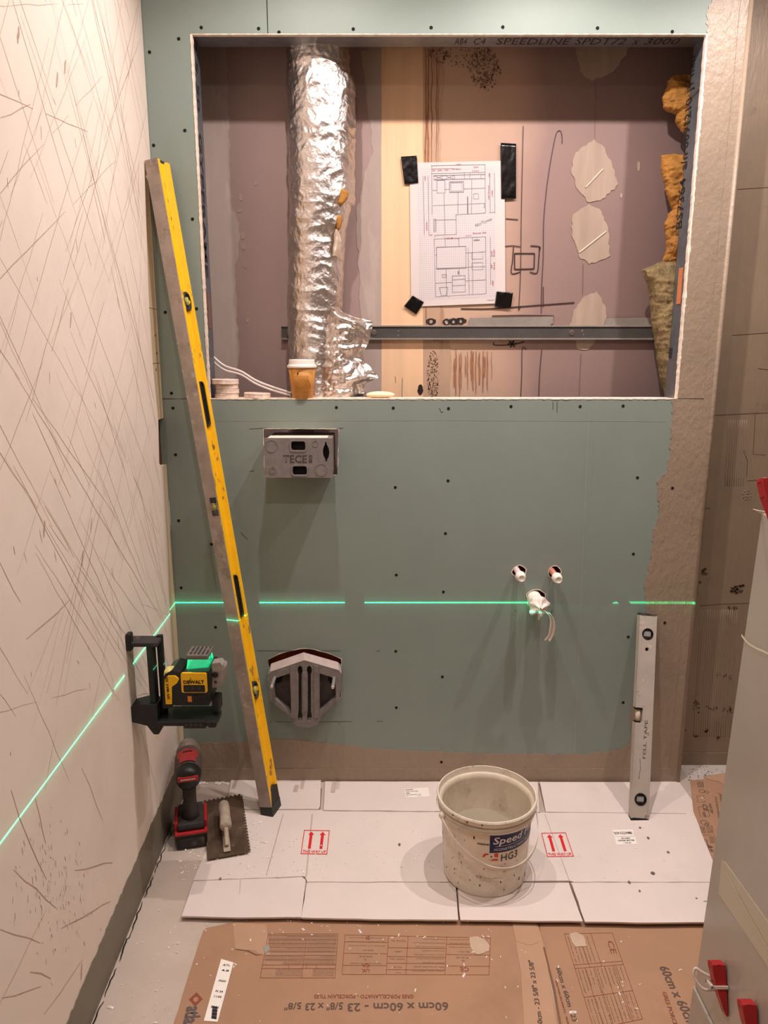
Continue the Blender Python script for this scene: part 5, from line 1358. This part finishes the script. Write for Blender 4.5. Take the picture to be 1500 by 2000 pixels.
# paint flecks on the floor in the right corner
bm = B(); rr = random.Random(14)
for i in range(70):
    p = G(rr.uniform(1335, 1450), rr.uniform(1497, 1528), 0); s = rr.uniform(.0010, .005) * (.45 if rr.random() < .8 else 1)
    prism(bm, [rag(circ(p.x, p.y, s, 7, s*rr.uniform(.6, 1)), s*.3, s, i)], floorp(.0012), V((0,0,.0006)))
fk = obj('dark_fleck', bm, m_inkg, None, kind='stuff'); fk['label'] = 'dark paint flecks on the pale floor in the right corner'; fk['category'] = 'paint flecks'
bm = B(); prism(bm, [xy([(1326,1494),(1460,1494),(1460,1535),(1352,1532)], 0)], floorp(.0002), V((0,0,.0008))); so = solo('floor_sheet', bm, M('pale grey sheet', (196,186,178), .8), 'pale floor protection sheet under the recess wall, speckled with dark flecks', 'floor sheet')
# plaster crumbs
bm = B(); rr = random.Random(41)
def crumbs(n, x0, x1, y0, y1, z, s0=.0006, s1=.0018):
    for _ in range(n):
        p = G(rr.uniform(x0, x1), rr.uniform(y0, y1), 0); s = rr.uniform(s0, s1)*(2 if rr.random() < .06 else 1)
        if lx(p.y) + .02 > p.x: continue
        a = rr.uniform(0, 6.3); m_ = Matrix.Translation((p.x, p.y, z)) @ Matrix.Rotation(a, 4, 'Z'); l = rr.uniform(1, 3)
        vs_ = [bm.verts.new(m_ @ V(q)) for q in ((-s*l, -s, 0), (s*l*.8, -s*.8, 0), (s*l, s*.7, 0), (-s*l*.6, s, 0), (0, 0, s*1.1))]
        for i in range(4): bm.faces.new([vs_[i], vs_[(i+1)%4], vs_[4]])
crumbs(40, 385, 450, 1518, 1532, .0015, .001, .004); crumbs(30, 640, 980, 1790, 1835, .0022); crumbs(20, 400, 640, 1790, 1830, .0022)
crumbs(70, 420, 640, 1640, 1722, .0064); crumbs(40, 640, 850, 1590, 1720, .0064); crumbs(25, 1060, 1350, 1600, 1720, .0064); crumbs(70, 330, 1400, 1830, 1998, .0022)
crumbs(40, 350, 400, 1660, 1720, .001); crumbs(60, 190, 350, 1700, 1998, .001); crumbs(20, 1350, 1420, 1500, 1620, .003); crumbs(30, 480, 510, 1600, 1660, .0064)
cr_ = obj('plaster_crumb', bm, M('white crumb', (240,232,222), .9), None, kind='stuff'); cr_['label'] = 'white plaster crumbs scattered over the cardboard and floor'; cr_['category'] = 'crumbs'

# ================================================================== IN THE OPENING
# ---- foil wrapped duct
td2 = thing('foil_duct', 'silver foil wrapped duct standing in the opening, torn at its foot', 'duct', F(615, 778, .14))
ctr = [(95, 620, .082), (170, 623, .084), (300, 624, .085), (400, 625, .083), (470, 617, .076), (600, 614, .075), (700, 616, .075), (800, 618, .075)]
DY = .142
def dctr(z_px):
    for (a, b) in zip(ctr, ctr[1:]):
        if z_px <= b[0]:
            t = (z_px-a[0])/(b[0]-a[0]); t = max(0, t); return a[1] + (b[1]-a[1])*t, a[2] + (b[2]-a[2])*t
    return ctr[-1][1], ctr[-1][2]
zlo, zhi = ZB - .06, TOP
def wrinkle(p, s=1.0):
    """creased foil: sharp folds at two sizes plus lengthwise pleats"""
    q = p + .012*noise.noise_vector(p*14)
    a = abs(noise.noise(q*11)); b = abs(noise.noise(q*27 + V((5,1,2)))); c = abs(noise.noise(V((q.x*70, q.y*70, q.z*44))))
    d = abs(noise.noise(V((q.x*8 + q.z*9, q.y*8, q.z*30)))); e = abs(noise.noise(q*130))
    return s*(.0055*(.3-a) + .0042*(.3-b) + .0024*(.3-c) + .0052*(.3-d) + .0009*(.3-e))
def duct(u, v):
    z = zhi + (zlo-zhi)*v
    # picture row of this height
    d = V((0, DY, z)) - CAM; dep = d.y*CT - d.z*ST; py = 1000 - FPX*((d.z*CT + d.y*ST)/dep)
    px, r = dctr(max(py, 95)); cx = F(px, max(py, 95), DY).x
    a = 2*PI*u; q = V((cx + r*math.cos(a), DY + r*math.sin(a), z))
    k = wrinkle(q)
    # the jacket bags out on its right-hand side near the top
    bag = max(0, math.cos(a - .25))**3
    if 150 < py < 400: r += .010*bag
    r += k + .004*abs(math.sin(a*3 + 1))*bag
    return V((cx + r*math.cos(a), DY + min(r*math.sin(a), .088), z))
bm = B(); grid(bm, duct, 220, 620, wrap=True); obj('foil_jacket', bm, m_foil, td2, smooth=True)
def torn(rows, y0, bulge, nu=60, nv=110, seed=0.0, amp=1.6):
    def row(py):
        for a, b in zip(rows, rows[1:]):
            if py <= b[0]:
                t = (py-a[0])/max(b[0]-a[0], 1e-6); return a[1] + (b[1]-a[1])*t, a[2] + (b[2]-a[2])*t
        return rows[-1][1], rows[-1][2]
    def fn(u, v):
        py = rows[0][0] + (rows[-1][0]-rows[0][0])*v; l, r = row(py); x = l + (r-l)*u
        p = F(x, py, y0); k = wrinkle(p*1.3 + V((seed, seed, 0)), amp)
        return p + V((0, -bulge*math.sin(PI*min(u*1.15, 1)) + k*1.3 + .02*u*u, 0))
    bm = B(); grid(bm, fn, nu, nv); return bm
flap_rows = [(600,640,660),(608,640,668),(616,640,684),(622,638,708),(627,636,727),(636,635,728),(648,634,724),(662,633,722),(676,632,716),(690,632,708),(700,632,699),(708,632,712),(716,630,722),(728,628,732),(737,628,739),(742,628,735),(746,628,722),(752,628,706),(764,628,712),(779,628,708)]
obj('torn_foil_flap', torn(flap_rows, .075, .028), m_foil, td2, smooth=True)
obj('torn_foil_flap', torn([(448,655,661),(458,652,664),(470,653,666),(486,650,664),(500,650,660)], .075, .01, 8, 20, 3.0, .6), M('foil lining', (206,186,168), .5, .3), td2, smooth=True)
def blob(rows, y0, dp, seed=0, nu=18, nv=40, amp=.01, freq=24):
    def row(py):
        for a, b in zip(rows, rows[1:]):
            if py <= b[0]:
                t = (py-a[0])/max(b[0]-a[0], 1e-6); return a[1] + (b[1]-a[1])*t, a[2] + (b[2]-a[2])*t
        return rows[-1][1], rows[-1][2]
    def fn(u, v):
        py = rows[0][0] + (rows[-1][0]-rows[0][0])*v; l, r = row(py); cx = (l+r)/2; hw = (r-l)/2
        a = 2*PI*u; vv = min(1, 6*min(v, 1-v) + .12)
        x = cx + hw*math.copysign(abs(math.cos(a))**.7, math.cos(a)); p = F(x, py, y0)
        n = noise.fractal(p*freq + V((seed, 0, 0)), 1, 2, 4); h = noise.fractal(p*110 + V((0, seed, 0)), 1, 2, 3)
        s = V((p.x*30, p.y*30, p.z*150)); t = noise.noise(s)
        return p + V((amp*.5*n + amp*.35*h, dp*vv*math.sin(a) + amp*n + amp*.3*h + amp*.35*t, amp*.6*noise.noise(p*50)))
    bm = B(); g_ = grid(bm, fn, nu*2, nv, wrap=True); bm.faces.new(g_[0]); bm.faces.new(g_[-1]); return bm
obj('insulation_tuft', blob([(366,660,668),(376,660,681),(386,660,680),(398,660,672),(404,662,668)], .09, .012, 2, 8, 12, .004), m_amber, td2, smooth=True)
obj('insulation_tuft', blob([(420,658,668),(432,658,669),(444,658,667),(452,658,662)], .09, .010, 3, 8, 10, .003), m_amber, td2, smooth=True)
# ---- insulation at the right
def wool(name, rows, y0, dp, mat, label, seed, amp=.01, freq=24):
    bm = blob(rows, y0, dp, seed, 40, 130, amp, freq); return solo(name, bm, mat, label, 'insulation', smooth=True)
wool('glass_wool', [(148,1318,1350),(158,1304,1352),(172,1302,1352),(190,1294,1352),(212,1296,1352),(222,1322,1352),(236,1320,1350),(262,1336,1348)], .16, .022, m_amber, 'amber glass wool tuft, upper one by the right stud', 5, .008)
wool('glass_wool', [(302,1292,1348),(318,1290,1350),(345,1294,1350),(375,1302,1348),(396,1310,1346),(410,1314,1340),(420,1304,1338),(440,1298,1336),(470,1303,1334),(490,1302,1332),(508,1294,1330),(520,1292,1328)], .16, .026, m_amber, 'amber glass wool hanging behind the right stud above the brown slab', 8, .010)
wool('mineral_wool_slab', [(512,1288,1328),(518,1272,1328),(526,1255,1328),(536,1258,1328),(556,1268,1326),(600,1274,1324),(650,1281,1322),(700,1289,1320),(750,1298,1318),(790,1305,1316)], .15, .06, m_rock, 'olive brown mineral wool slab wedged behind the right stud', 11, .006, 40)
# ---- perforated rail and beads on the back wall
ry = CY - .004
ra_ = F(548, 638, ry - .028); rb_ = F(1284, 663, ry - .028)
tr = thing('perforated_rail', 'dark perforated steel rail running across the old wall behind the duct', 'rail', V(((ra_.x+rb_.x)/2, ry, rb_.z)))
zt1, zb1 = F(900, 637, ry-.012).z, F(900, 662, ry-.012).z
bm = B(); box(bm, (ra_.x, ry-.012, zb1), (rb_.x, ry-.0105, zt1)); obj('web', bm, m_rail, tr)
for z in (zt1, zb1):
    bm = B(); box(bm, (ra_.x, ry-.016, z-.0022), (rb_.x, ry+.003, z+.0022), bev=.0008); obj('lip', bm, m_bead, tr)
for (a, b) in ((730, 650), (1117, 650)):
    bm = B(); lathe(bm, [(.0085, 0), (.0085, .0012), (.006, .002), (0, .002)], frame(F(a, b, ry-.0125), NF), 18, caps=False); obj('fixing', bm, M('rail washer', (104,92,84), .5, .4), tr)
bm = B()
for (a, b) in ((778, 646), (778, 655), (1137, 646), (1140, 653)):
    c = F(a, b, ry-.0128); prism(bm, [circ(c.x, c.z, .0026, 12), circ(c.x, c.z, .0016, 12)], wallp(ry-.0128), V((0,.001,0)))
pieces('eyelet', bm, m_bead, tr)
def bead(pts, label):
    return solo('mesh_bead', prism(B(), [xz(pts, ry-.003)], wallp(ry-.003), V((0,.0015,0))), m_bead, label, 'mesh strip', 'pale mesh strips above the rail')
b1 = [(917,621),(1081,618),(1080,631),(1074,636),(916,636)]; b2 = [(1184,622),(1290,620),(1290,636),(1180,636)]
bead(b1, 'pale perforated mesh strip above the rail, under the marker drawing'); bead(b2, 'pale perforated mesh strip above the rail, beside the mineral wool')
# ---- drawing taped to the old wall
pcs = [(800,318),(985,314),(987,592),(803,599)]
yp = CY - .0045
pc = [F(a, b, yp) for a, b in pcs]
tpz = V((pc[3].x, yp, pc[3].z))
tpp = thing('drawing_sheet', 'white squared paper sheet with pencil bathroom plans, taped to the old wall', 'drawing', tpz)
def pm(u, v):
    return (pc[3] + (pc[2]-pc[3])*u)*(1-v) + (pc[0] + (pc[1]-pc[0])*u)*v + V((0, -.0008*math.sin(PI*u)*(1-v) - .001*math.sin(PI*v), 0))
bm = B(); grid(bm, pm, 12, 14); o = obj('paper', bm, m_papw, tpp)
md = o.modifiers.new('thickness', 'SOLIDIFY'); md.thickness = .0004
bm = B(); grid(bm, lambda u, v: pm(.085 + u*.815, .045 + v*.915) + V((0,-.0006,0)), 12, 14); obj('grid_print', bm, m_gridp, tpp, smooth=True)
def zc_(x, y):      # point of the enlarged study of the sheet -> sheet coordinates
    return ((x-140)/(850-140), 1 - (y-215)/(1265-215))
bm = B(); bmr = B()
def dl(pts, wd=.0011, b=None):
    q = []
    for p in pts:
        u, v = zc_(*p); q.append(pm(u, v) + V((0,-.001,0)))
    line(bm if b is None else b, q, wd, NF, .0001)
def dr_(x0, y0, x1, y1, wd=.0011): dl([(x0,y0),(x1,y0),(x1,y1),(x0,y1),(x0,y0)], wd)
dl([(305,235),(305,590)]); dl([(705,235),(705,590)]); dl([(305,240),(705,240)]); dl([(305,295),(705,295)]); dr_(320,310,705,340, .0016); dl([(310,415),(340,415)]); dl([(405,410),(440,410)])
dl([(320,310),(400,340)]); dl([(320,340),(400,310)]); dl([(400,310),(475,340)]); dl([(400,340),(475,310)]); dl([(475,312),(475,340)]); dl([(550,295),(550,340)]); dl([(590,295),(590,340)]); dl([(675,310),(675,340)])
dr_(343,345,403,435,.0014); dr_(438,358,543,433,.002); dr_(448,365,533,425); dl([(545,410),(705,408)]); dl([(310,525),(705,518)]); dl([(395,435),(400,740)]); dl([(500,433),(498,590)]); dl([(480,595),(705,588)])
dl([(605,340),(600,590)]); dr_(617,447,655,485); dl([(572,465),(572,590)],.003); dl([(325,630),(485,630)]); dl([(483,595),(485,740)]); dr_(318,622,332,715,.0018); dl([(320,740),(485,738)]); dl([(240,310),(245,740)]); dl([(278,310),(280,740)])
dl([(695,520),(700,535),(690,545),(705,550)],.0014); dl([(740,300),(740,590)]); dl([(775,300),(775,590)]); dl([(735,585),(775,585)])
dl([(315,768),(705,762)]); dl([(318,768),(325,1198)]); dl([(705,762),(705,1188)]); dl([(605,768),(605,1190)]); dr_(335,828,555,990,.0018); dl([(400,770),(402,828)]); dl([(502,770),(505,828)]); dl([(572,840),(578,1190)]); dl([(325,885),(335,885)]); dl([(555,878),(705,872)])
dr_(600,875,683,925); dr_(600,953,683,1005); dl([(615,785),(660,785)],.003); dl([(638,770),(638,785)]); dl([(330,985),(705,983)]); dl([(405,990),(408,1190)]); dl([(505,990),(505,1040)]); dr_(452,1045,548,1168,.0014); dl([(452,1075),(548,1072)]); dl([(452,1120),(548,1117)])
dl([(355,1128),(418,1128),(410,1188),(368,1190),(355,1128)],.0014); dr_(375,1033,408,1053); dl([(325,1095),(450,1092)]); dl([(550,1085),(705,1083)]); dl([(325,1198),(705,1188)]); dl([(497,1010),(497,1035)],.003); dl([(740,765),(740,1120)])
a = pm(*zc_(630,690)); b = pm(*zc_(755,640)); text(bm, 'Nic/Tomas', a, b, NF, .0085, 0, .0012, .3)
obj('pencil_line', bm, M('pencil', (120,116,122), .7), tpp)
def rt(s, x0, y0, x1, y1, h): text(bmr, s, pm(*zc_(x0,y0)), pm(*zc_(x1,y1)), NF, h, .004, .0012)
rt('50 , 250 , 100 ,', 312, 278, 440, 278, .0042); rt('500 Basin', 455, 272, 525, 272, .0042); rt('300', 620, 262, 655, 262, .004); rt('Corner', 607, 288, 660, 288, .004); rt('2000', 490, 238, 525, 238, .0032)
rt('100', 260, 345, 260, 312, .004); rt('100', 742, 330, 742, 300, .004); rt('Left Shower', 735, 490, 735, 385, .0042); rt('1200', 762, 470, 762, 425, .0042); rt('window', 268, 705, 268, 640, .0045); rt('100', 285, 742, 305, 742, .004)
rt('1500 Mirrored', 405, 772, 508, 772, .0048); rt('Shower 300', 610, 740, 710, 738, .0048); rt('Shelf', 752, 1000, 752, 970, .0045); rt('Boxed', 772, 1005, 772, 955, .0045); rt('Shelf', 755, 910, 755, 870, .0045); rt('Boxed', 772, 910, 772, 862, .0045); rt('1000', 762, 1128, 762, 1090, .0045)
for p in ([(305,262),(460,262)], [(318,752),(330,752)], [(390,760),(400,752)], [(550,752),(600,750)]): dl(p, .0009, bmr)
obj('red_note', bmr, M('red pen', (176,86,96), .7), tpp)
bm = B(); text(bm, 'Graphpaper', pm(*zc_(713,1242)), pm(*zc_(770,1240)), NF, .004, 0, .0012); obj('printed_text', bm, M('blue print', (120,130,170), .7), tpp)
def tape(px, label, seed):
    c = [F(a, b, yp - .0035) for a, b in px]
    def fn(u, v): 
        p = (c[3] + (c[2]-c[3])*u)*(1-v) + (c[0] + (c[1]-c[0])*u)*v; return p + V((0, -.0012*noise.noise(p*70 + V((seed,0,0))), 0))
    bm = B(); grid(bm, fn, 12, 16); o = solo('tape_strip', bm, m_tape, label, 'tape', smooth=True)
    md = o.modifiers.new('thickness', 'SOLIDIFY'); md.thickness = .0005; return o
tape([(783,306),(814,304),(817,357),(790,360)], 'black tape piece on the top left corner of the drawing', 1)
tape([(978,279),(1008,281),(1008,388),(979,388)], 'long black tape strip on the top right corner of the drawing', 2)
tape([(806,577),(828,590),(813,614),(789,598)], 'slanted black tape piece on the bottom left corner of the drawing', 3)
tape([(970,569),(1002,572),(998,601),(966,599)], 'black tape square on the bottom right corner of the drawing', 4)
# ---- things on the ledge
LZ = ZB
cpp = V((F(591, 775, .022).x, .022, LZ))
tcup = thing('coffee_cup', 'orange paper coffee cup with white lid on the ledge by the duct', 'cup', cpp)
MC = Matrix.Translation(cpp)
bm = B(); lathe(bm, [(0, .003), (.0275, .003), (.0278, 0), (.0286, .0), (.0374, .088), (.036, .088)], MC, 48, caps=False); obj('cup_wall', bm, m_cup, tcup, smooth=True)
bm = B()
def wav(a0, n):
    for i in range(n):
        pts = []
        for k in range(13):
            t = k/12; h = .018 + .048*t; a = math.radians(a0 + i*7.5 + 9*math.sin(t*5.5) ); r = .0286 + (.0374-.0286)*h/.088 + .0004
            pts.append(MC @ V((r*math.sin(a), -r*math.cos(a), h)))
        tube(bm, pts, [.0012*math.sin(PI*(k+.5)/13) + .0002 for k in range(13)], 6)
wav(-40, 12); obj('embossed_wave', bm, m_cup, tcup, smooth=True)
bm = B(); lathe(bm, [(.0375, .084), (.0405, .085), (.0412, .088), (.0405, .091), (.0375, .0925), (.0365, .094), (.0355, .105), (.0345, .107), (.0325, .107), (.0315, .104), (0, .1035)], MC, 48, caps=False); obj('lid', bm, m_lid, tcup, smooth=False)
bm = B(); rr = random.Random(3)
for i in range(8):
    a = math.radians(-12 + rr.uniform(-4, 4)); h = .078 - rr.uniform(0, .012); r = .0286 + (.0374-.0286)*h/.088 + .0006
    p = MC @ V((r*math.sin(a), -r*math.cos(a), h)); s = rr.uniform(.0006, .0016); prism(bm, [circ(p.x, p.z, s, 6)], wallp(p.y), V((0,.0006,0)))
obj('coffee_drip', bm, M('coffee', (70,40,26), .6), tcup)
# plasterboard cut-outs
def disc(px, py, r, h, zb, label, seed, grp='round plasterboard cut-outs stacked on the ledge', y=.034, tilt=0):
    p = F(px, py, y); c = V((p.x, y, zb)); rr = random.Random(seed); n = 32
    m_ = Matrix.Translation(c) @ Matrix.Rotation(tilt, 4, 'Y')
    ring_ = [(r*(1+rr.uniform(-.025,.025))) for _ in range(n)]
    bm = B(); rows = []
    for k, (q, z) in enumerate(((.97, 0), (1.0, h*.15), (.985, h*.6), (1.0, h*.92), (.96, h))):
        rows.append([bm.verts.new(m_ @ V((ring_[i]*q*math.cos(2*PI*i/n), ring_[i]*q*math.sin(2*PI*i/n), z + rr.uniform(-.0004,.0004)))) for i in range(n)])
    for a, b in zip(rows, rows[1:]):
        for i in range(n): bm.faces.new([a[i], a[(i+1)%n], b[(i+1)%n], b[i]])
    bm.faces.new(rows[0]); bm.faces.new(rows[-1])
    return solo('plasterboard_disc', bm, m_plug, label, 'plaster disc', grp)
r_d = .0325; hh_ = .0125
disc(443, 770, r_d, hh_, LZ, 'round plasterboard cut-out, bottom of the stack on the ledge', 1)
disc(444, 760, r_d*.98, hh_, LZ + hh_ + .0004, 'round plasterboard cut-out, second from the bottom of the stack', 2)
disc(443, 752, r_d*.97, hh_, LZ + 2*hh_ + .0008, 'round plasterboard cut-out, third up in the ledge stack', 3)
disc(440, 745, r_d*1.16, .0135, LZ + 3*hh_ + .0014, 'wide plasterboard cut-out on top of the ledge stack', 4, tilt=.02)
disc(502, 770, r_d*1.14, .0145, LZ, 'single round plasterboard cut-out lying on the ledge beside the stack', 5, tilt=.03)
# soap
p = F(743, 774, .030); bm = B()
bmesh.ops.create_uvsphere(bm, u_segments=40, v_segments=20, radius=1)
for v in bm.verts:
    x, y, z = v.co; k = (abs(x)**2.6 + abs(y)**2.6)**(1/2.6) if abs(x)+abs(y) > 0 else 0; e_ = math.hypot(x, y)
    s = e_/k if k > 1e-6 else 1
    v.co = V((p.x + x*s*.0405, .032 + y*s*.024, LZ + .0095 + z*.0095))
solo('soap_bar', bm, m_soap, 'cream oval soap bar lying on the ledge right of the duct', 'soap', smooth=True)
# cable pair
tcb = thing('cable_pair', 'pair of white cables sagging from the left stud to the ledge', 'cable', F(500, 760, .06))
for k, dy in enumerate((0, .012)):
    o_ = 9*k
    pts = [F(412, 690+o_*.9, .10), F(420, 700+o_, .09), F(440, 715+o_*.9, .08), F(470, 725+o_*.7, .07), F(500, 743+o_*.7, .06), F(530, 755+o_*.7, .055), F(558, 764+o_*.6, .05), F(568, 767+o_*.6, .05)]
    bm = B(); tube(bm, smoothpts(pts, 8), .0030, 10); sh = obj('cable_sheath', bm, m_cable, tcb, smooth=True)
    e_ = pts[-1]
    bm = B()
    for q in range(2): tube(bm, smoothpts([e_, e_ + V((.006, -.004, .002 + .003*q)), e_ + V((.012, -.006, -.006 + .008*q))], 4), .0012, 6)
    obj('bare_wire', bm, m_blkd if k else m_cable, sh)
# ================================================================== TILED WALL END ON THE RIGHT
tw_ = struct('wall_tiled')
def E(px, py, d=1.05): return F(px, py, -CD + d)
def tile(name, pts_edge, z0, z1, off=0.0):
    """large tile on a wall running towards the camera; its far edge follows the two picture points"""
    a = E(*pts_edge[0]); b = E(*pts_edge[1]); bm = B()
    def X(z): return b.x + (a.x-b.x)*(z-b.z)/(a.z-b.z) + off
    ye = -CD + 1.05; yn = -CD - .4
    v_ = []
    for y in (ye, yn):
        for z in (z0, z1):
            for dx in (0, .010): v_.append(bm.verts.new((X(z) + dx, y, z)))
    for q in ((0,1,3,2), (4,5,7,6), (0,2,6,4), (1,3,7,5), (0,1,5,4), (2,3,7,6)): bm.faces.new([v_[i] for i in q])
    bmesh.ops.bevel(bm, geom=bm.edges[:], offset=.0012, segments=1, affect='EDGES')
    return obj(name, bm, m_tile, tw_)
J1 = E(1390, 1925).z; J2 = E(1488, 1000).z
tile('tile', [(1400,1600),(1352,1940)], .004, J1 - .0015, -.0005)
tile('tile', [(1488,1000),(1356,1930)], J1 + .0015, J2 - .0015)
tile('tile', [(1516,700),(1488,1000)], J2 + .0015, TOP - .002, .010)
bm = B(); a = E(1345, 2000); box(bm, (a.x + .012, -CD - .4, 0), (a.x + .14, -CD + 1.045, TOP), bev=.002); bmesh.ops.transform(bm, matrix=Matrix.Identity(4), verts=bm.verts)
for v in bm.verts: v.co.x += .03*max(0, v.co.z)/1.0
obj('wall_core', bm, m_coat2, tw_)
def onx(px, py):   # point on the tile face seen through a picture point
    a = E(1488, 1000); b = E(1356, 1930); d = ray(px, py)
    k = (a.x-b.x)/(a.z-b.z)      # x = b.x + k (z-b.z)
    t = (b.x + k*(CAM.z - b.z) - CAM.x)/(d.x - k*d.z); return CAM + d*t
NT = V((-1,0,0))
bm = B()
def bandq(pts, th=.0006): 
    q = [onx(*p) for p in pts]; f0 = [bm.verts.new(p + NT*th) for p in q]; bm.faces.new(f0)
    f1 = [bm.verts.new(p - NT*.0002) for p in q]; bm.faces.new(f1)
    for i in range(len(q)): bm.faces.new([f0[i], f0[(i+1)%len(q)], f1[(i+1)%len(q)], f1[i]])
bandq([(1410,1680),(1418,1685),(1500,1800),(1640,1996),(1640,2110),(1500,1888),(1404,1745)]); o = obj('pale_band', bm, m_pale, tw_)  # pale diagonal band laid across the tile face
bm = B(); line(bm, [onx(1420,1702), onx(1455,1770), onx(1500,1850), onx(1640,2085)], .002, NT, .0012); obj('band_edge', bm, M('pale edge line', (214,206,182), .4), tw_)
bm = B(); line(bm, smoothpts([onx(1449,1240), onx(1462,1256), onx(1480,1267), onx(1500,1276), onx(1600,1330)], 4), .004, NT, .0008); obj('film_edge', bm, M('pale edge line', (214,206,182), .4), tw_)
# levelling wedges
def wedge(px, py, s, label, name='levelling_wedge', a0=-.35, clip=True):
    p = onx(px, py)
    t = thing(name, label, 'tile wedge', p, 'red tile levelling wedges')
    m_ = Matrix.Translation(p + NT*.002) @ Matrix.Rotation(a0, 4, 'X') @ Matrix.Scale(s, 4)
    bm = B(); prof = [(.000, .030), (-.026, .030), (-.026, .022), (-.022, -.004), (-.004, -.062), (0, -.062)]
    vs0 = []
    prism(bm, [prof], lambda a, b: m_ @ V((a, -.011, b)), m_.to_3x3() @ V((0, .022, 0))); bmesh.ops.bevel(bm, geom=bm.edges[:], offset=.0012*s, segments=1, affect='EDGES')
    obj('wedge', bm, m_redc, t)
    if clip:
        bm = B()
        for y in (-.014, .0115): box(bm, (-.030, y, -.012), (.001, y + .003, -.007), m_)
        for x in (-.030,): box(bm, (x, -.014, -.012), (x + .004, .0145, -.007), m_)
        obj('clip_loop', bm, m_clip, t)
        bm = B(); pts_ = [m_ @ V(q) for q in ((-.004, .012, -.009), (-.034, .016, .004), (-.046, .020, .010), (-.050, .02, -.004), (-.036, .014, -.024), (-.012, .012, -.024))]
        tube(bm, smoothpts(pts_, 5), .0028*s, 8); obj('clip_tab', bm, m_clip, t, smooth=True)
    return t
wedge(1417, 1912, .80, 'red levelling wedge with a pale clip on the tile joint, by the carton')
wedge(1478, 1992, .80, 'red levelling wedge at the bottom right corner of the picture', clip=False)
wedge(1517, 968, .8, 'red levelling wedge at the upper tile joint on the right', clip=False)
bm = B(); q = onx(1487, 1000)
prism(bm, [[(-.012, .004), (.02, -.002), (.02, -.008), (.006, -.006)]], lambda a, b: V((q.x + a, q.y - .003, q.z + b)), V((0,.006,0)))
solo('levelling_clip', bm, m_clip, 'pale levelling clip tip on the upper edge of the big tile', 'tile clip')
